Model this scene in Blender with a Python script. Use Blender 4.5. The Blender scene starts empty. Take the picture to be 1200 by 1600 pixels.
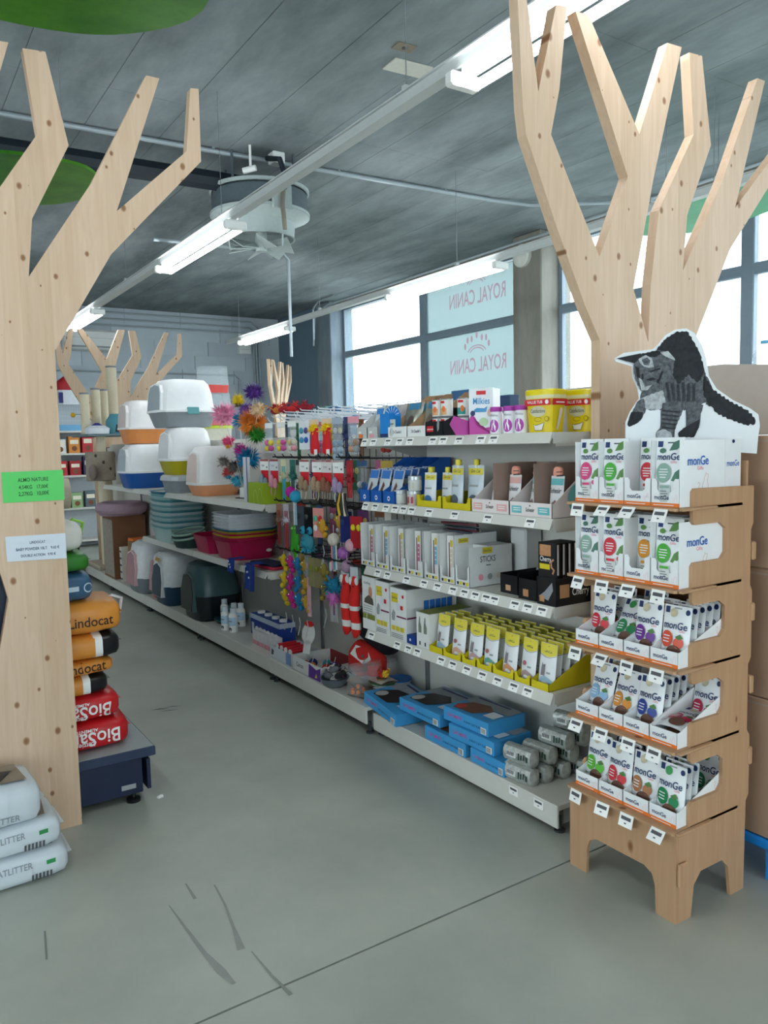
import bpy, bmesh, math, random
from mathutils import Vector, Matrix, Euler
random.seed(7)
C = bpy.context.scene.collection
SC = bpy.context.scene
PI = math.pi

# ---------------------------------------------------------------- camera
CAM = Vector((0, 0, 1.5))
F, YAW, PIT, ROLL = 1230.6, math.radians(32.99), math.radians(4.974), math.radians(-1.291)
fw = Vector((math.sin(YAW)*math.cos(PIT), math.cos(YAW)*math.cos(PIT), -math.sin(PIT)))
r0 = Vector((math.cos(YAW), -math.sin(YAW), 0)); u0 = r0.cross(fw)
rt = math.cos(ROLL)*r0 + math.sin(ROLL)*u0
up = -math.sin(ROLL)*r0 + math.cos(ROLL)*u0
cam = bpy.data.objects.new('camera', bpy.data.cameras.new('camera')); C.objects.link(cam)
cam.data.sensor_fit = 'VERTICAL'; cam.data.sensor_height = 24; cam.data.lens = 24*F/1600
cam.data.clip_start = .05; cam.data.clip_end = 200
cam.matrix_world = Matrix(((rt.x, up.x, -fw.x, CAM.x), (rt.y, up.y, -fw.y, CAM.y), (rt.z, up.z, -fw.z, CAM.z), (0, 0, 0, 1)))
SC.camera = cam
def at(px, py, X=None, Y=None, Z=None):
    """real point where the sight line through a photo pixel meets a plane of the room"""
    d = fw + (px-600)/F*rt - (py-800)/F*up
    t = (X-CAM.x)/d.x if X is not None else (Y-CAM.y)/d.y if Y is not None else (Z-CAM.z)/d.z
    return CAM + t*d

# ---------------------------------------------------------------- world, exposure
W = bpy.data.worlds.new('sky'); SC.world = W; W.use_nodes = True
bg = W.node_tree.nodes['Background']; bg.inputs[0].default_value = (.80, .92, 1, 1); bg.inputs[1].default_value = 5.0
SC.view_settings.view_transform = 'Standard'; SC.view_settings.look = 'None'
SC.view_settings.gamma = 1; SC.view_settings.use_curve_mapping = False
SC.view_settings.exposure = 0.45
TUBE = 19.0     # emission of the fluorescent tubes

# ---------------------------------------------------------------- materials
def lin(h):
    h = h.lstrip('#'); o = []
    for i in (0, 2, 4):
        c = int(h[i:i+2], 16)/255
        o.append(c/12.92 if c <= .04045 else ((c+.055)/1.055)**2.4)
    return (*o, 1)
MATS = {}
def P(col, rough=.5, var=.05, sc=25, metal=0, bump=0, spec=.4, alpha=1, trans=0, key=''):
    k = (col, rough, var, sc, metal, bump, spec, alpha, trans)
    if k in MATS: return MATS[k]
    m = bpy.data.materials.new('m_'+col.lstrip('#')); m.use_nodes = True
    n, l = m.node_tree.nodes, m.node_tree.links
    b = n['Principled BSDF']
    b.inputs['Roughness'].default_value = rough; b.inputs['Metallic'].default_value = metal
    b.inputs['Specular IOR Level'].default_value = spec
    c = lin(col); b.inputs['Base Color'].default_value = c; m.diffuse_color = c
    if alpha < 1: b.inputs['Alpha'].default_value = alpha
    if trans: b.inputs['Transmission Weight'].default_value = trans
    tc = n.new('ShaderNodeTexCoord'); nz = n.new('ShaderNodeTexNoise'); nz.inputs['Scale'].default_value = sc
    nz.inputs['Detail'].default_value = 3
    l.new(tc.outputs['Object'], nz.inputs['Vector'])
    if var:
        mx = n.new('ShaderNodeMix'); mx.data_type = 'RGBA'
        mx.inputs[6].default_value = (*[max(0, x*(1-2*var)) for x in c[:3]], 1)
        mx.inputs[7].default_value = (*[min(1, x*(1+2*var)) for x in c[:3]], 1)
        l.new(nz.outputs[0], mx.inputs[0]); l.new(mx.outputs[2], b.inputs['Base Color'])
    if bump:
        bp = n.new('ShaderNodeBump'); bp.inputs['Strength'].default_value = bump; bp.inputs['Distance'].default_value = .01
        l.new(nz.outputs[0], bp.inputs['Height']); l.new(bp.outputs[0], b.inputs['Normal'])
    MATS[k] = m; return m
def ramp(n, stops):
    r = n.new('ShaderNodeValToRGB'); e = r.color_ramp.elements
    while len(e) < len(stops): e.new(.5)
    for i, (p, c) in enumerate(stops): e[i].position = p; e[i].color = c if len(c) == 4 else (*c, 1)
    return r
def wood(key, c1, c2, knots=True, stave=.11, axis=0, rough=.55, kn=(8.5, 8.5, 4.8), kr=1):
    if key in MATS: return MATS[key]
    m = bpy.data.materials.new(key); m.use_nodes = True; n, l = m.node_tree.nodes, m.node_tree.links; b = n['Principled BSDF']
    b.inputs['Roughness'].default_value = rough; b.inputs['Specular IOR Level'].default_value = .3
    tc = n.new('ShaderNodeTexCoord'); mp = n.new('ShaderNodeMapping')
    mp.inputs['Scale'].default_value = (9, 9, .7); l.new(tc.outputs['Object'], mp.inputs[0])
    nz = n.new('ShaderNodeTexNoise'); nz.inputs['Scale'].default_value = 4; nz.inputs['Detail'].default_value = 6; nz.inputs['Distortion'].default_value = 1.2
    l.new(mp.outputs[0], nz.inputs['Vector'])
    rp = ramp(n, [(.2, lin(c1)), (.8, lin(c2))]); l.new(nz.outputs[0], rp.inputs[0])
    sx = n.new('ShaderNodeSeparateXYZ'); l.new(tc.outputs['Object'], sx.inputs[0])
    fl = n.new('ShaderNodeMath'); fl.operation = 'DIVIDE'; fl.inputs[1].default_value = stave; l.new(sx.outputs[axis], fl.inputs[0])
    f2 = n.new('ShaderNodeMath'); f2.operation = 'FLOOR'; l.new(fl.outputs[0], f2.inputs[0])
    wn = n.new('ShaderNodeTexWhiteNoise'); wn.noise_dimensions = '1D'; l.new(f2.outputs[0], wn.inputs['W'])
    mx = n.new('ShaderNodeMix'); mx.data_type = 'RGBA'; mx.blend_type = 'MULTIPLY'
    r2 = ramp(n, [(0, (.9, .88, .85)), (1, (1, 1, 1))]); l.new(wn.outputs[0], r2.inputs[0])
    mx.inputs[0].default_value = 1; l.new(rp.outputs[0], mx.inputs[6]); l.new(r2.outputs[0], mx.inputs[7])
    out = mx.outputs[2]
    if knots:
        m2 = n.new('ShaderNodeMapping'); m2.inputs['Scale'].default_value = kn; l.new(tc.outputs['Object'], m2.inputs[0])
        vo = n.new('ShaderNodeTexVoronoi'); vo.inputs['Scale'].default_value = 1
        if kn[1] == 0:
            vo.voronoi_dimensions = '2D'; s2 = n.new('ShaderNodeSeparateXYZ'); c2 = n.new('ShaderNodeCombineXYZ'); l.new(m2.outputs[0], s2.inputs[0]); l.new(s2.outputs[0], c2.inputs[0]); l.new(s2.outputs[2], c2.inputs[1]); l.new(c2.outputs[0], vo.inputs['Vector'])
        else: l.new(m2.outputs[0], vo.inputs['Vector'])
        r3 = ramp(n, [(.0, (.30, .17, .09)), (.07*kr, (.42, .26, .15)), (.13*kr, (1, 1, 1))]); sv = n.new('ShaderNodeSeparateColor'); l.new(vo.outputs['Color'], sv.inputs[0]); ad = n.new('ShaderNodeMath'); ad.operation = 'MULTIPLY_ADD'; ad.inputs[1].default_value = 1.1; ad.inputs[2].default_value = .12; l.new(sv.outputs[0], ad.inputs[0])
        dv = n.new('ShaderNodeMath'); dv.operation = 'DIVIDE'; l.new(vo.outputs['Distance'], dv.inputs[0]); l.new(ad.outputs[0], dv.inputs[1]); l.new(dv.outputs[0], r3.inputs[0])
        m3 = n.new('ShaderNodeMix'); m3.data_type = 'RGBA'; m3.blend_type = 'MULTIPLY'; m3.inputs[0].default_value = .9
        l.new(out, m3.inputs[6]); l.new(r3.outputs[0], m3.inputs[7]); out = m3.outputs[2]
    l.new(out, b.inputs['Base Color'])
    MATS[key] = m; return m
def concrete(key, c1, c2, sc=1.2, rough=.75, stretch=(1, 1, 1), bump=.15):
    if key in MATS: return MATS[key]
    m = bpy.data.materials.new(key); m.use_nodes = True; n, l = m.node_tree.nodes, m.node_tree.links; b = n['Principled BSDF']
    b.inputs['Roughness'].default_value = rough; b.inputs['Specular IOR Level'].default_value = .25
    g = n.new('ShaderNodeNewGeometry'); mp = n.new('ShaderNodeMapping'); mp.inputs['Scale'].default_value = stretch
    l.new(g.outputs['Position'], mp.inputs[0])
    nz = n.new('ShaderNodeTexNoise'); nz.inputs['Scale'].default_value = sc; nz.inputs['Detail'].default_value = 9; nz.inputs['Roughness'].default_value = .65
    l.new(mp.outputs[0], nz.inputs['Vector'])
    rp = ramp(n, [(.32, lin(c1)), (.68, lin(c2))]); l.new(nz.outputs[0], rp.inputs[0]); l.new(rp.outputs[0], b.inputs['Base Color'])
    bp = n.new('ShaderNodeBump'); bp.inputs['Strength'].default_value = bump; bp.inputs['Distance'].default_value = .02
    l.new(nz.outputs[0], bp.inputs['Height']); l.new(bp.outputs[0], b.inputs['Normal'])
    MATS[key] = m; return m
def emit(key, col, s):
    if key in MATS: return MATS[key]
    m = bpy.data.materials.new(key); m.use_nodes = True; n, l = m.node_tree.nodes, m.node_tree.links
    n.remove(n['Principled BSDF']); e = n.new('ShaderNodeEmission'); e.inputs[0].default_value = lin(col); e.inputs[1].default_value = s
    l.new(e.outputs[0], n['Material Output'].inputs[0]); MATS[key] = m; return m
def clear(key, col, a, gl=.08):
    """thin clear sheet: mostly see-through, a little diffuse and gloss"""
    if key in MATS: return MATS[key]
    m = bpy.data.materials.new(key); m.use_nodes = True; n, l = m.node_tree.nodes, m.node_tree.links; b = n['Principled BSDF']
    b.inputs['Base Color'].default_value = lin(col); b.inputs['Roughness'].default_value = gl
    t = n.new('ShaderNodeBsdfTransparent'); t.inputs[0].default_value = (.97, .98, .98, 1)
    x = n.new('ShaderNodeMixShader'); x.inputs[0].default_value = a
    l.new(t.outputs[0], x.inputs[1]); l.new(b.outputs[0], x.inputs[2]); l.new(x.outputs[0], n['Material Output'].inputs[0])
    MATS[key] = m; return m

# ---------------------------------------------------------------- mesh building
GLY = {}
def glyphs(s):
    """flat outline mesh of a line of lettering: width 1, centred, baseline at 0"""
    if s in GLY: return GLY[s]
    cu = bpy.data.curves.new('t', 'FONT'); cu.body = s; cu.size = 1; cu.resolution_u = 3; cu.offset = .012; cu.align_x = 'CENTER'
    o = bpy.data.objects.new('t', cu); me = bpy.data.meshes.new_from_object(o)
    vs = [(v.co.x, v.co.y) for v in me.vertices]; fs = [tuple(p.vertices) for p in me.polygons]
    bpy.data.objects.remove(o); bpy.data.curves.remove(cu); bpy.data.meshes.remove(me)
    x0 = min(v[0] for v in vs); x1 = max(v[0] for v in vs); k = 1/(x1-x0)
    GLY[s] = ([((x-(x0+x1)/2)*k, y*k) for x, y in vs], fs); return GLY[s]
def cir(cx, cz, rx, rz, n=14, a0=0, a1=2*PI):
    return [(cx+rx*math.cos(a0+(a1-a0)*i/n), cz+rz*math.sin(a0+(a1-a0)*i/n)) for i in range(n)]
class B:
    """collects faces with materials, then links them as one mesh"""
    def __init__(s): s.v = []; s.f = []; s.m = []; s.mats = []; s.lay = 0
    def add(s, vs, fs, mat, T=None):
        if mat not in s.mats: s.mats.append(mat)
        i = s.mats.index(mat); o = len(s.v)
        s.v += [tuple(T @ Vector(v)) for v in vs] if T else [tuple(v) for v in vs]
        s.f += [tuple(o+j for j in f) for f in fs]; s.m += [i]*len(fs); return s
    def box(s, mat, x0, x1, y0, y1, z0, z1, T=None, b=0):
        if b:
            vs = []; 
            pr = [(x0+b, y0), (x1-b, y0), (x1, y0+b), (x1, y1-b), (x1-b, y1), (x0+b, y1), (x0, y1-b), (x0, y0+b)]
            pi = [(x0+b, y0+b), (x1-b, y0+b), (x1-b, y0+b), (x1-b, y1-b), (x1-b, y1-b), (x0+b, y1-b), (x0+b, y1-b), (x0+b, y0+b)]
            rings = [(pi, z0), (pr, z0+b), (pr, z1-b), (pi, z1)]
            for p, z in rings: vs += [(x, y, z) for x, y in p]
            fs = [tuple(range(7, -1, -1)), tuple(range(24, 32))]
            for k in range(3):
                for i in range(8): fs.append((k*8+i, k*8+(i+1) % 8, k*8+8+(i+1) % 8, k*8+8+i))
            return s.add(vs, fs, mat, T)
        return s.add([(x0, y0, z0), (x1, y0, z0), (x1, y1, z0), (x0, y1, z0), (x0, y0, z1), (x1, y0, z1), (x1, y1, z1), (x0, y1, z1)],
                     [(3, 2, 1, 0), (4, 5, 6, 7), (0, 1, 5, 4), (1, 2, 6, 5), (2, 3, 7, 6), (3, 0, 4, 7)], mat, T)
    def frustum(s, mat, w0, d0, w1, d1, z0, z1, T=None, cap=True, n=4, p=4.0):
        return s.loft(mat, [(w0/2, d0/2, z0), (w1/2, d1/2, z1)], n=n, p=p, T=T, cap=cap)
    def loft(s, mat, rings, n=20, p=4.0, T=None, cap=True, cx=None):
        """stacked rounded-rectangle rings (half width, half depth, z[, x offset, y offset])"""
        vs = []; fs = []
        for R in rings:
            a, b_, z = R[:3]; ox, oy = (R[3], R[4]) if len(R) > 3 else (0, 0)
            for i in range(n):
                t = 2*PI*(i+.5)/n; c, q = math.cos(t), math.sin(t)
                e = (abs(c)**p+abs(q)**p)**(-1/p)
                vs.append((a*c*e+ox, b_*q*e+oy, z))
        for k in range(len(rings)-1):
            for i in range(n): fs.append((k*n+i, k*n+(i+1) % n, (k+1)*n+(i+1) % n, (k+1)*n+i))
        if cap: fs += [tuple(range(n-1, -1, -1)), tuple(range((len(rings)-1)*n, len(rings)*n))]
        return s.add(vs, fs, mat, T)
    def prism(s, mat, pts, y0, y1, T=None, holes=()):
        """outline in x-z extruded along y"""
        bm = bmesh.new(); ed = []
        for lp in [pts]+list(holes):
            vv = [bm.verts.new((x, y0, z)) for x, z in lp]
            ed += [bm.edges.new((vv[i], vv[(i+1) % len(vv)])) for i in range(len(vv))]
        bmesh.ops.triangle_fill(bm, edges=ed, use_beauty=True, use_dissolve=False)
        bm.verts.index_update(); vs = [tuple(v.co) for v in bm.verts]; fs = [tuple(v.index for v in f.verts) for f in bm.faces]
        nr = bm.faces[:] and sum((f.normal.y*f.calc_area() for f in bm.faces)); bm.free(); n = len(vs)
        if nr > 0: fs = [f[::-1] for f in fs]
        F2 = fs+[tuple(n+j for j in f[::-1]) for f in fs]; o = 0
        for lp in [pts]+list(holes):
            k = len(lp)
            ar = sum(lp[i][0]*lp[(i+1) % k][1]-lp[(i+1) % k][0]*lp[i][1] for i in range(k))
            if lp is not pts: ar = -ar
            for i in range(k):
                j = (i+1) % k; q = (o+i, o+j, n+o+j, n+o+i); F2.append(q[::-1] if ar > 0 else q)
            o += k
        return s.add(vs+[(x, y1, z) for x, y, z in vs], F2, mat, T)
    def lathe(s, mat, prof, n=16, T=None):
        vs = []; fs = []
        for r, z in prof: vs += [(r*math.cos(2*PI*i/n), r*math.sin(2*PI*i/n), z) for i in range(n)]
        for k in range(len(prof)-1):
            for i in range(n): fs.append((k*n+i, k*n+(i+1) % n, (k+1)*n+(i+1) % n, (k+1)*n+i))
        if prof[0][0] > 1e-5: fs.append(tuple(range(n-1, -1, -1)))
        if prof[-1][0] > 1e-5: fs.append(tuple(range((len(prof)-1)*n, len(prof)*n)))
        return s.add(vs, fs, mat, T)
    def ball(s, mat, c, r, n=10, k=7, sq=(1, 1, 1), T=None):
        vs = []; fs = []
        for j in range(k+1):
            a = -PI/2+PI*j/k
            for i in range(n):
                b = 2*PI*i/n; vs.append((c[0]+r*sq[0]*math.cos(a)*math.cos(b), c[1]+r*sq[1]*math.cos(a)*math.sin(b), c[2]+r*sq[2]*math.sin(a)))
        for j in range(k):
            for i in range(n): fs.append((j*n+i, j*n+(i+1) % n, (j+1)*n+(i+1) % n, (j+1)*n+i))
        return s.add(vs, fs, mat, T)
    def tube(s, mat, path, r, n=6, T=None, cap=True, taper=None):
        vs = []; fs = []; P_ = [Vector(p) for p in path]; N = None
        for i, p in enumerate(P_):
            t = (P_[min(i+1, len(P_)-1)]-P_[max(i-1, 0)]).normalized()
            if N is None: N = t.orthogonal().normalized()
            else:
                N = N-t*N.dot(t); N = N.normalized() if N.length > 1e-6 else t.orthogonal().normalized()
            b_ = t.cross(N); rr = r if taper is None else r*taper[i]
            for k in range(n):
                a = 2*PI*k/n; vs.append(p+rr*(math.cos(a)*N+math.sin(a)*b_))
        for i in range(len(P_)-1):
            for k in range(n): fs.append((i*n+k, i*n+(k+1) % n, (i+1)*n+(k+1) % n, (i+1)*n+k))
        if cap: fs += [tuple(range(n-1, -1, -1)), tuple(range((len(P_)-1)*n, len(P_)*n))]
        return s.add(vs, fs, mat, T)
    def grid(s, mat, fn, nu, nv, T=None, flip=False):
        vs = [fn(i/nu, j/nv) for j in range(nv+1) for i in range(nu+1)]
        fs = []
        for j in range(nv):
            for i in range(nu):
                q = (j*(nu+1)+i, j*(nu+1)+i+1, (j+1)*(nu+1)+i+1, (j+1)*(nu+1)+i); fs.append(q[::-1] if flip else q)
        return s.add(vs, fs, mat, T)
    # ---- flat print.  mp maps (x, z, lift) on the printed face to a point
    def poly(s, mat, pts, mp):
        s.lay += 1; e = .0005+.00025*s.lay
        cx = sum(p[0] for p in pts)/len(pts); cz = sum(p[1] for p in pts)/len(pts)
        ar = sum(pts[i][0]*pts[(i+1) % len(pts)][1]-pts[(i+1) % len(pts)][0]*pts[i][1] for i in range(len(pts)))
        if ar < 0: pts = pts[::-1]
        if len(pts) < 5: return s.add([mp(x, z, e) for x, z in pts], [tuple(range(len(pts)))], mat)
        bm = bmesh.new(); vv = [bm.verts.new((x, 0, z)) for x, z in pts]
        f = bm.faces.new(vv); bmesh.ops.triangulate(bm, faces=[f]); bm.verts.index_update()
        fs = [tuple(v.index for v in g.verts) for g in bm.faces]; bm.free()
        return s.add([mp(x, z, e) for x, z in pts], fs, mat)
    def rect(s, mat, x0, z0, x1, z1, mp, n=1):
        s.lay += 1; e = .0005+.00025*s.lay; vs = []; fs = []
        for i in range(n+1): x = x0+(x1-x0)*i/n; vs += [mp(x, z0, e), mp(x, z1, e)]
        for i in range(n): fs.append((2*i, 2*i+2, 2*i+3, 2*i+1))
        return s.add(vs, fs, mat)
    def text(s, mat, t, x, z, w, mp, h=1.0):
        s.lay += 1; e = .0005+.00025*s.lay; vs, fs = glyphs(t)
        return s.add([mp(x+a*w, z+b*w*h, e) for a, b in vs], fs, mat)
    def stroke(s, mat, pts, w, mp):
        s.lay += 1; e = .0005+.00025*s.lay; vs = []; n = len(pts)
        for i, (x, z) in enumerate(pts):
            a, b_ = pts[max(i-1, 0)], pts[min(i+1, n-1)]; dx, dz = b_[0]-a[0], b_[1]-a[1]; k = w/2/(math.hypot(dx, dz) or 1)
            vs += [mp(x-dz*k, z+dx*k, e), mp(x+dz*k, z-dx*k, e)]
        return s.add(vs, [(2*i, 2*i+1, 2*i+3, 2*i+2) for i in range(n-1)], mat)
    def mesh(s, name, smooth=True, ang=35):
        me = bpy.data.meshes.new(name); me.from_pydata(s.v, [], s.f)
        for m in s.mats: me.materials.append(m)
        me.polygons.foreach_set('material_index', s.m)
        if smooth:
            me.polygons.foreach_set('use_smooth', [True]*len(s.f)); me.update(); me.set_sharp_from_angle(angle=math.radians(ang))
        me.update(); return me
    def obj(s, name, parent=None, loc=(0, 0, 0), rot=(0, 0, 0), smooth=True, ang=35):
        return ob(name, s.mesh(name, smooth, ang), parent, loc, rot)
def ob(name, me, parent=None, loc=(0, 0, 0), rot=(0, 0, 0)):
    o = bpy.data.objects.new(name, me); C.objects.link(o); o.location = loc; o.rotation_euler = rot; o.parent = parent; return o
def tag(o, label, cat, group=None):
    o['label'] = label; o['category'] = cat
    if group: o['group'] = group
    return o
def thing(name, label, cat, loc=(0, 0, 0), rz=0, group=None, me=None, rot=None):
    o = ob(name, me, None, loc, rot or (0, 0, rz)); return tag(o, label, cat, group)
def struct(o): o['kind'] = 'structure'; return o
def T(x=0, y=0, z=0, rx=0, ry=0, rz=0, s=1): return Matrix.Translation((x, y, z)) @ Euler((rx, ry, rz)).to_matrix().to_4x4() @ Matrix.Scale(s, 4)
def front(y): return lambda x, z, e: (x, y-e, z)            # face looking to local -y
def right(xr): return lambda x, z, e: (xr+e, x, z)          # face looking to local +x (x runs to +y)
def left(xl): return lambda x, z, e: (xl-e, -x, z)
def topf(zt): return lambda x, z, e: (x, z, zt+e)
ORD = ['first', 'second', 'third', 'fourth', 'fifth', 'sixth', 'seventh', 'eighth', 'ninth', 'tenth', 'eleventh', 'twelfth', 'thirteenth', 'fourteenth', 'fifteenth', 'sixteenth']
SH = -PI/2      # goods on the long shelf face the aisle (-X)

# common colours
WHITE = P('#f2f2ee', .45, .02); CARD = P('#eceeee', .6, .02); SHELF = P('#cfcdc4', .4, .03, 8); LIP = P('#d3d1c8', .35, .02)
NAVY = P('#1f3566', .5, .02); ORANGE = P('#e87a2c', .5, .03); PINK = P('#e89aa5', .5, .02); RED = P('#d5202c', .45, .04); BLACK = P('#15161a', .4, .03)
YEL = P('#e8d21d', .45, .04); BLUE = P('#1e63b8', .45, .04); GREY = P('#9ea1a3', .5, .04); DK = P('#3a3c40', .5, .05); BROWN = P('#a9835c', .7, .06)
MAG = P('#c23a9c', .45, .04); TEAL = P('#3f9da6', .5, .05); LGREEN = P('#5fb947', .5, .05); KRAFT = P('#b08d69', .75, .06); SILV = P('#b9bcc0', .25, .1, 60, metal=.7)
TAGM = P('#fbfaf5', .4, .01); INK = P('#55565a', .5, .02); GREEN = P('#2b8a4a', .5, .05); PALE = P('#d9dce0', .5, .03); BEIGE = P('#d8cbb5', .7, .05)
PINE = wood('pine', '#cfae90', '#dfc5ab', kn=(8.2, 0, 6.1), kr=.75); PLY = wood('ply', '#b88f6c', '#c6a07c', True, .6)
# ================================================================ the room
floor_m = concrete('floor_paint', '#9b9f96', '#b3b6aa', 1.1, .36, bump=.02)
def worn(m):
    n, l = m.node_tree.nodes, m.node_tree.links; b = n['Principled BSDF']
    g = n.new('ShaderNodeNewGeometry'); z = n.new('ShaderNodeTexNoise'); z.inputs['Scale'].default_value = 2.3; z.inputs['Detail'].default_value = 8
    l.new(g.outputs['Position'], z.inputs['Vector']); r = ramp(n, [(.3, (.34,)*3), (.7, (.46,)*3)]); l.new(z.outputs[0], r.inputs[0]); l.new(r.outputs[0], b.inputs['Roughness'])
    b.inputs['Specular IOR Level'].default_value = .5
worn(floor_m)
# two slabs either side of the sawn joint, with the groove between them
j0, j1 = at(305, 1600, Z=0), at(885, 1347, Z=0); sl = (j1.y-j0.y)/(j1.x-j0.x)
jy = lambda x: j0.y+sl*(x-j0.x)
XA, XB, YA, YB = -7.0, 7.9, -6.0, 15.8
g = .004
fl = B()
for sgn, yy in ((-1, YA), (1, YB)):
    pts = [(XA, jy(XA)+sgn*g), (XB, jy(XB)+sgn*g), (XB, yy), (XA, yy)]
    if sgn > 0: fs = [(0, 1, 2, 3), (7, 6, 5, 4), (0, 4, 5, 1), (2, 6, 7, 3)]
    else: fs = [(3, 2, 1, 0), (4, 5, 6, 7), (1, 5, 4, 0), (3, 7, 6, 2)]
    fl.add([(x, y, 0) for x, y in pts]+[(x, y, -.1) for x, y in pts], fs, floor_m)
fl.add([(XA, jy(XA)-g, -.012), (XB, jy(XB)-g, -.012), (XB, jy(XB)+g, -.012), (XA, jy(XA)+g, -.012)], [(0, 1, 2, 3)], P('#35352f', .9))
floor = struct(fl.obj('floor', smooth=False))
scuff = P('#7b7f78', .3, .08); sc2 = P('#4b4d4a', .6, .1)
def smear(pts, w, mat, nm):
    b = B(); q = [at(x, y, Z=0) for x, y in pts]; vs = []
    for i, p in enumerate(q):
        t = (q[min(i+1, len(q)-1)]-q[max(i-1, 0)]).normalized(); n_ = Vector((-t.y, t.x, 0)); k = w[i]
        vs += [(p+n_*k)[:2]+(.0012,), (p-n_*k)[:2]+(.0012,)]
    b.add(vs, [(2*i, 2*i+1, 2*i+3, 2*i+2) for i in range(len(q)-1)], mat); o = b.obj(nm, floor); o['kind'] = 'structure'
smear([(264, 1415), (290, 1450), (320, 1490), (345, 1517), (366, 1538)], [.002, .004, .007, .013, .006], scuff, 'scuff_mark')
smear([(335, 1383), (352, 1415), (365, 1450), (377, 1484)], [.003, .004, .005, .012], scuff, 'scuff_mark')
smear([(393, 1487), (425, 1525), (455, 1555)], [.002, .004, .006], scuff, 'scuff_mark')
smear([(290, 1381), (305, 1405)], [.003, .006], scuff, 'scuff_mark')
smear([(70, 1455), (73, 1500)], [.003, .003], scuff, 'scuff_mark')
for px, py, w in ((250, 1108, .018), (270, 1104, .012), (265, 1110, .01)): smear([(px-14, py+2), (px, py), (px+14, py-1)], [.001, w/2, .001], sc2, 'scuff_mark')

ZC = 4.2
ceil_m = concrete('ceiling_concrete', '#666e71', '#9aa2a4', 1.0, .8, (1.6, .55, 1), .3)
ceiling = struct(B().box(P('#565d60', .9), XA, XB, YA, YB, ZC+.012, ZC+.15).obj('ceiling', smooth=False))
cw, cl = .62, 2.45
pm = B().box(ceil_m, -cw/2+.0015, cw/2-.0015, -cl/2+.0015, cl/2-.0015, 0, .012, b=.0025).mesh('concrete_panel', False)
i = 0
x = XA+cw/2
while x < XB:
    y = YA+cl/2
    while y < YB:
        ob('concrete_panel', pm, ceiling, (x, y, ZC+(.0 if (i*7) % 5 else .001))); y += cl; i += 1
    x += cw

# far wall of pale blocks in running bond
YW = 15.65
wallb = struct(B().box(P('#c3ccd3', .8, .03), XA, XB, YW+.02, YW+.2, 0, ZC).obj('wall_back', smooth=False))
blk = [P('#ccd5dc', .75, .03, 6, bump=.1), P('#c7d0d8', .75, .03, 6, bump=.1), P('#d0d9e0', .75, .03, 6, bump=.1)]
bw, bh = 1.1, .28
bms = [B().box(m, -bw/2+.007, bw/2-.007, 0, .02, .0004, bh-.0004).mesh('block', False) for m in blk]
for r in range(15):
    for c in range(7): ob('block', bms[(r*3+c*5) % 3], wallb, (1.0+c*bw+(r % 4)*.27, YW, r*bh))
# right wall: concrete frame with the steel windows
XW = 7.7
conc = concrete('pillar_concrete', '#7f7b73', '#9b978e', 1.8, .8, (2, 2, .5)); steel = P('#7f8f9b', .45, .03)
wr = B()
wr.box(conc, XW, XW+.25, YA, YB, 0, 1.0); wr.box(conc, XW-.05, XW+.25, YA, YB, 4.07, ZC)
wallr = struct(wr.obj('wall_right', smooth=False))
def pillar(n, x0, y0, y1, m): return struct(B().box(m, x0, XW+.25, y0, y1, 0, ZC, b=.015).obj('trim_%d' % n, smooth=False))
pillar(1, 7.4, 7.56, 8.10, conc); pillar(2, 7.45, 13.2, 13.75, concrete('pillar_b', '#78858f', '#94a0a8', 1.8, .8, (2, 2, .5))); pillar(3, 7.45, -.2, .4, conc)
struct(B().box(P('#6f8697', .6, .05), 7.55, XW+.25, 13.75, 15.66, 0, ZC).obj('trim_4', smooth=False))
glass = clear('glass', '#cfe3ea', .05, .02); film = None
def filmmat():
    m = bpy.data.materials.new('window_film'); m.use_nodes = True; n, l = m.node_tree.nodes, m.node_tree.links; n.remove(n['Principled BSDF'])
    tr = n.new('ShaderNodeBsdfTranslucent'); tr.inputs[0].default_value = (.12, .155, .155, 1); tp = n.new('ShaderNodeBsdfTransparent'); tp.inputs[0].default_value = (.12, .15, .145, 1)
    x = n.new('ShaderNodeMixShader'); x.inputs[0].default_value = .6; l.new(tp.outputs[0], x.inputs[1]); l.new(tr.outputs[0], x.inputs[2]); l.new(x.outputs[0], n['Material Output'].inputs[0]); return m
film = filmmat()
def inkmat():
    m = bpy.data.materials.new('film_ink'); m.use_nodes = True; n, l = m.node_tree.nodes, m.node_tree.links; n.remove(n['Principled BSDF'])
    tp = n.new('ShaderNodeBsdfTransparent'); tp.inputs[0].default_value = (.95, .5, .58, 1); l.new(tp.outputs[0], n['Material Output'].inputs[0]); return m
inkf = inkmat()
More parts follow.
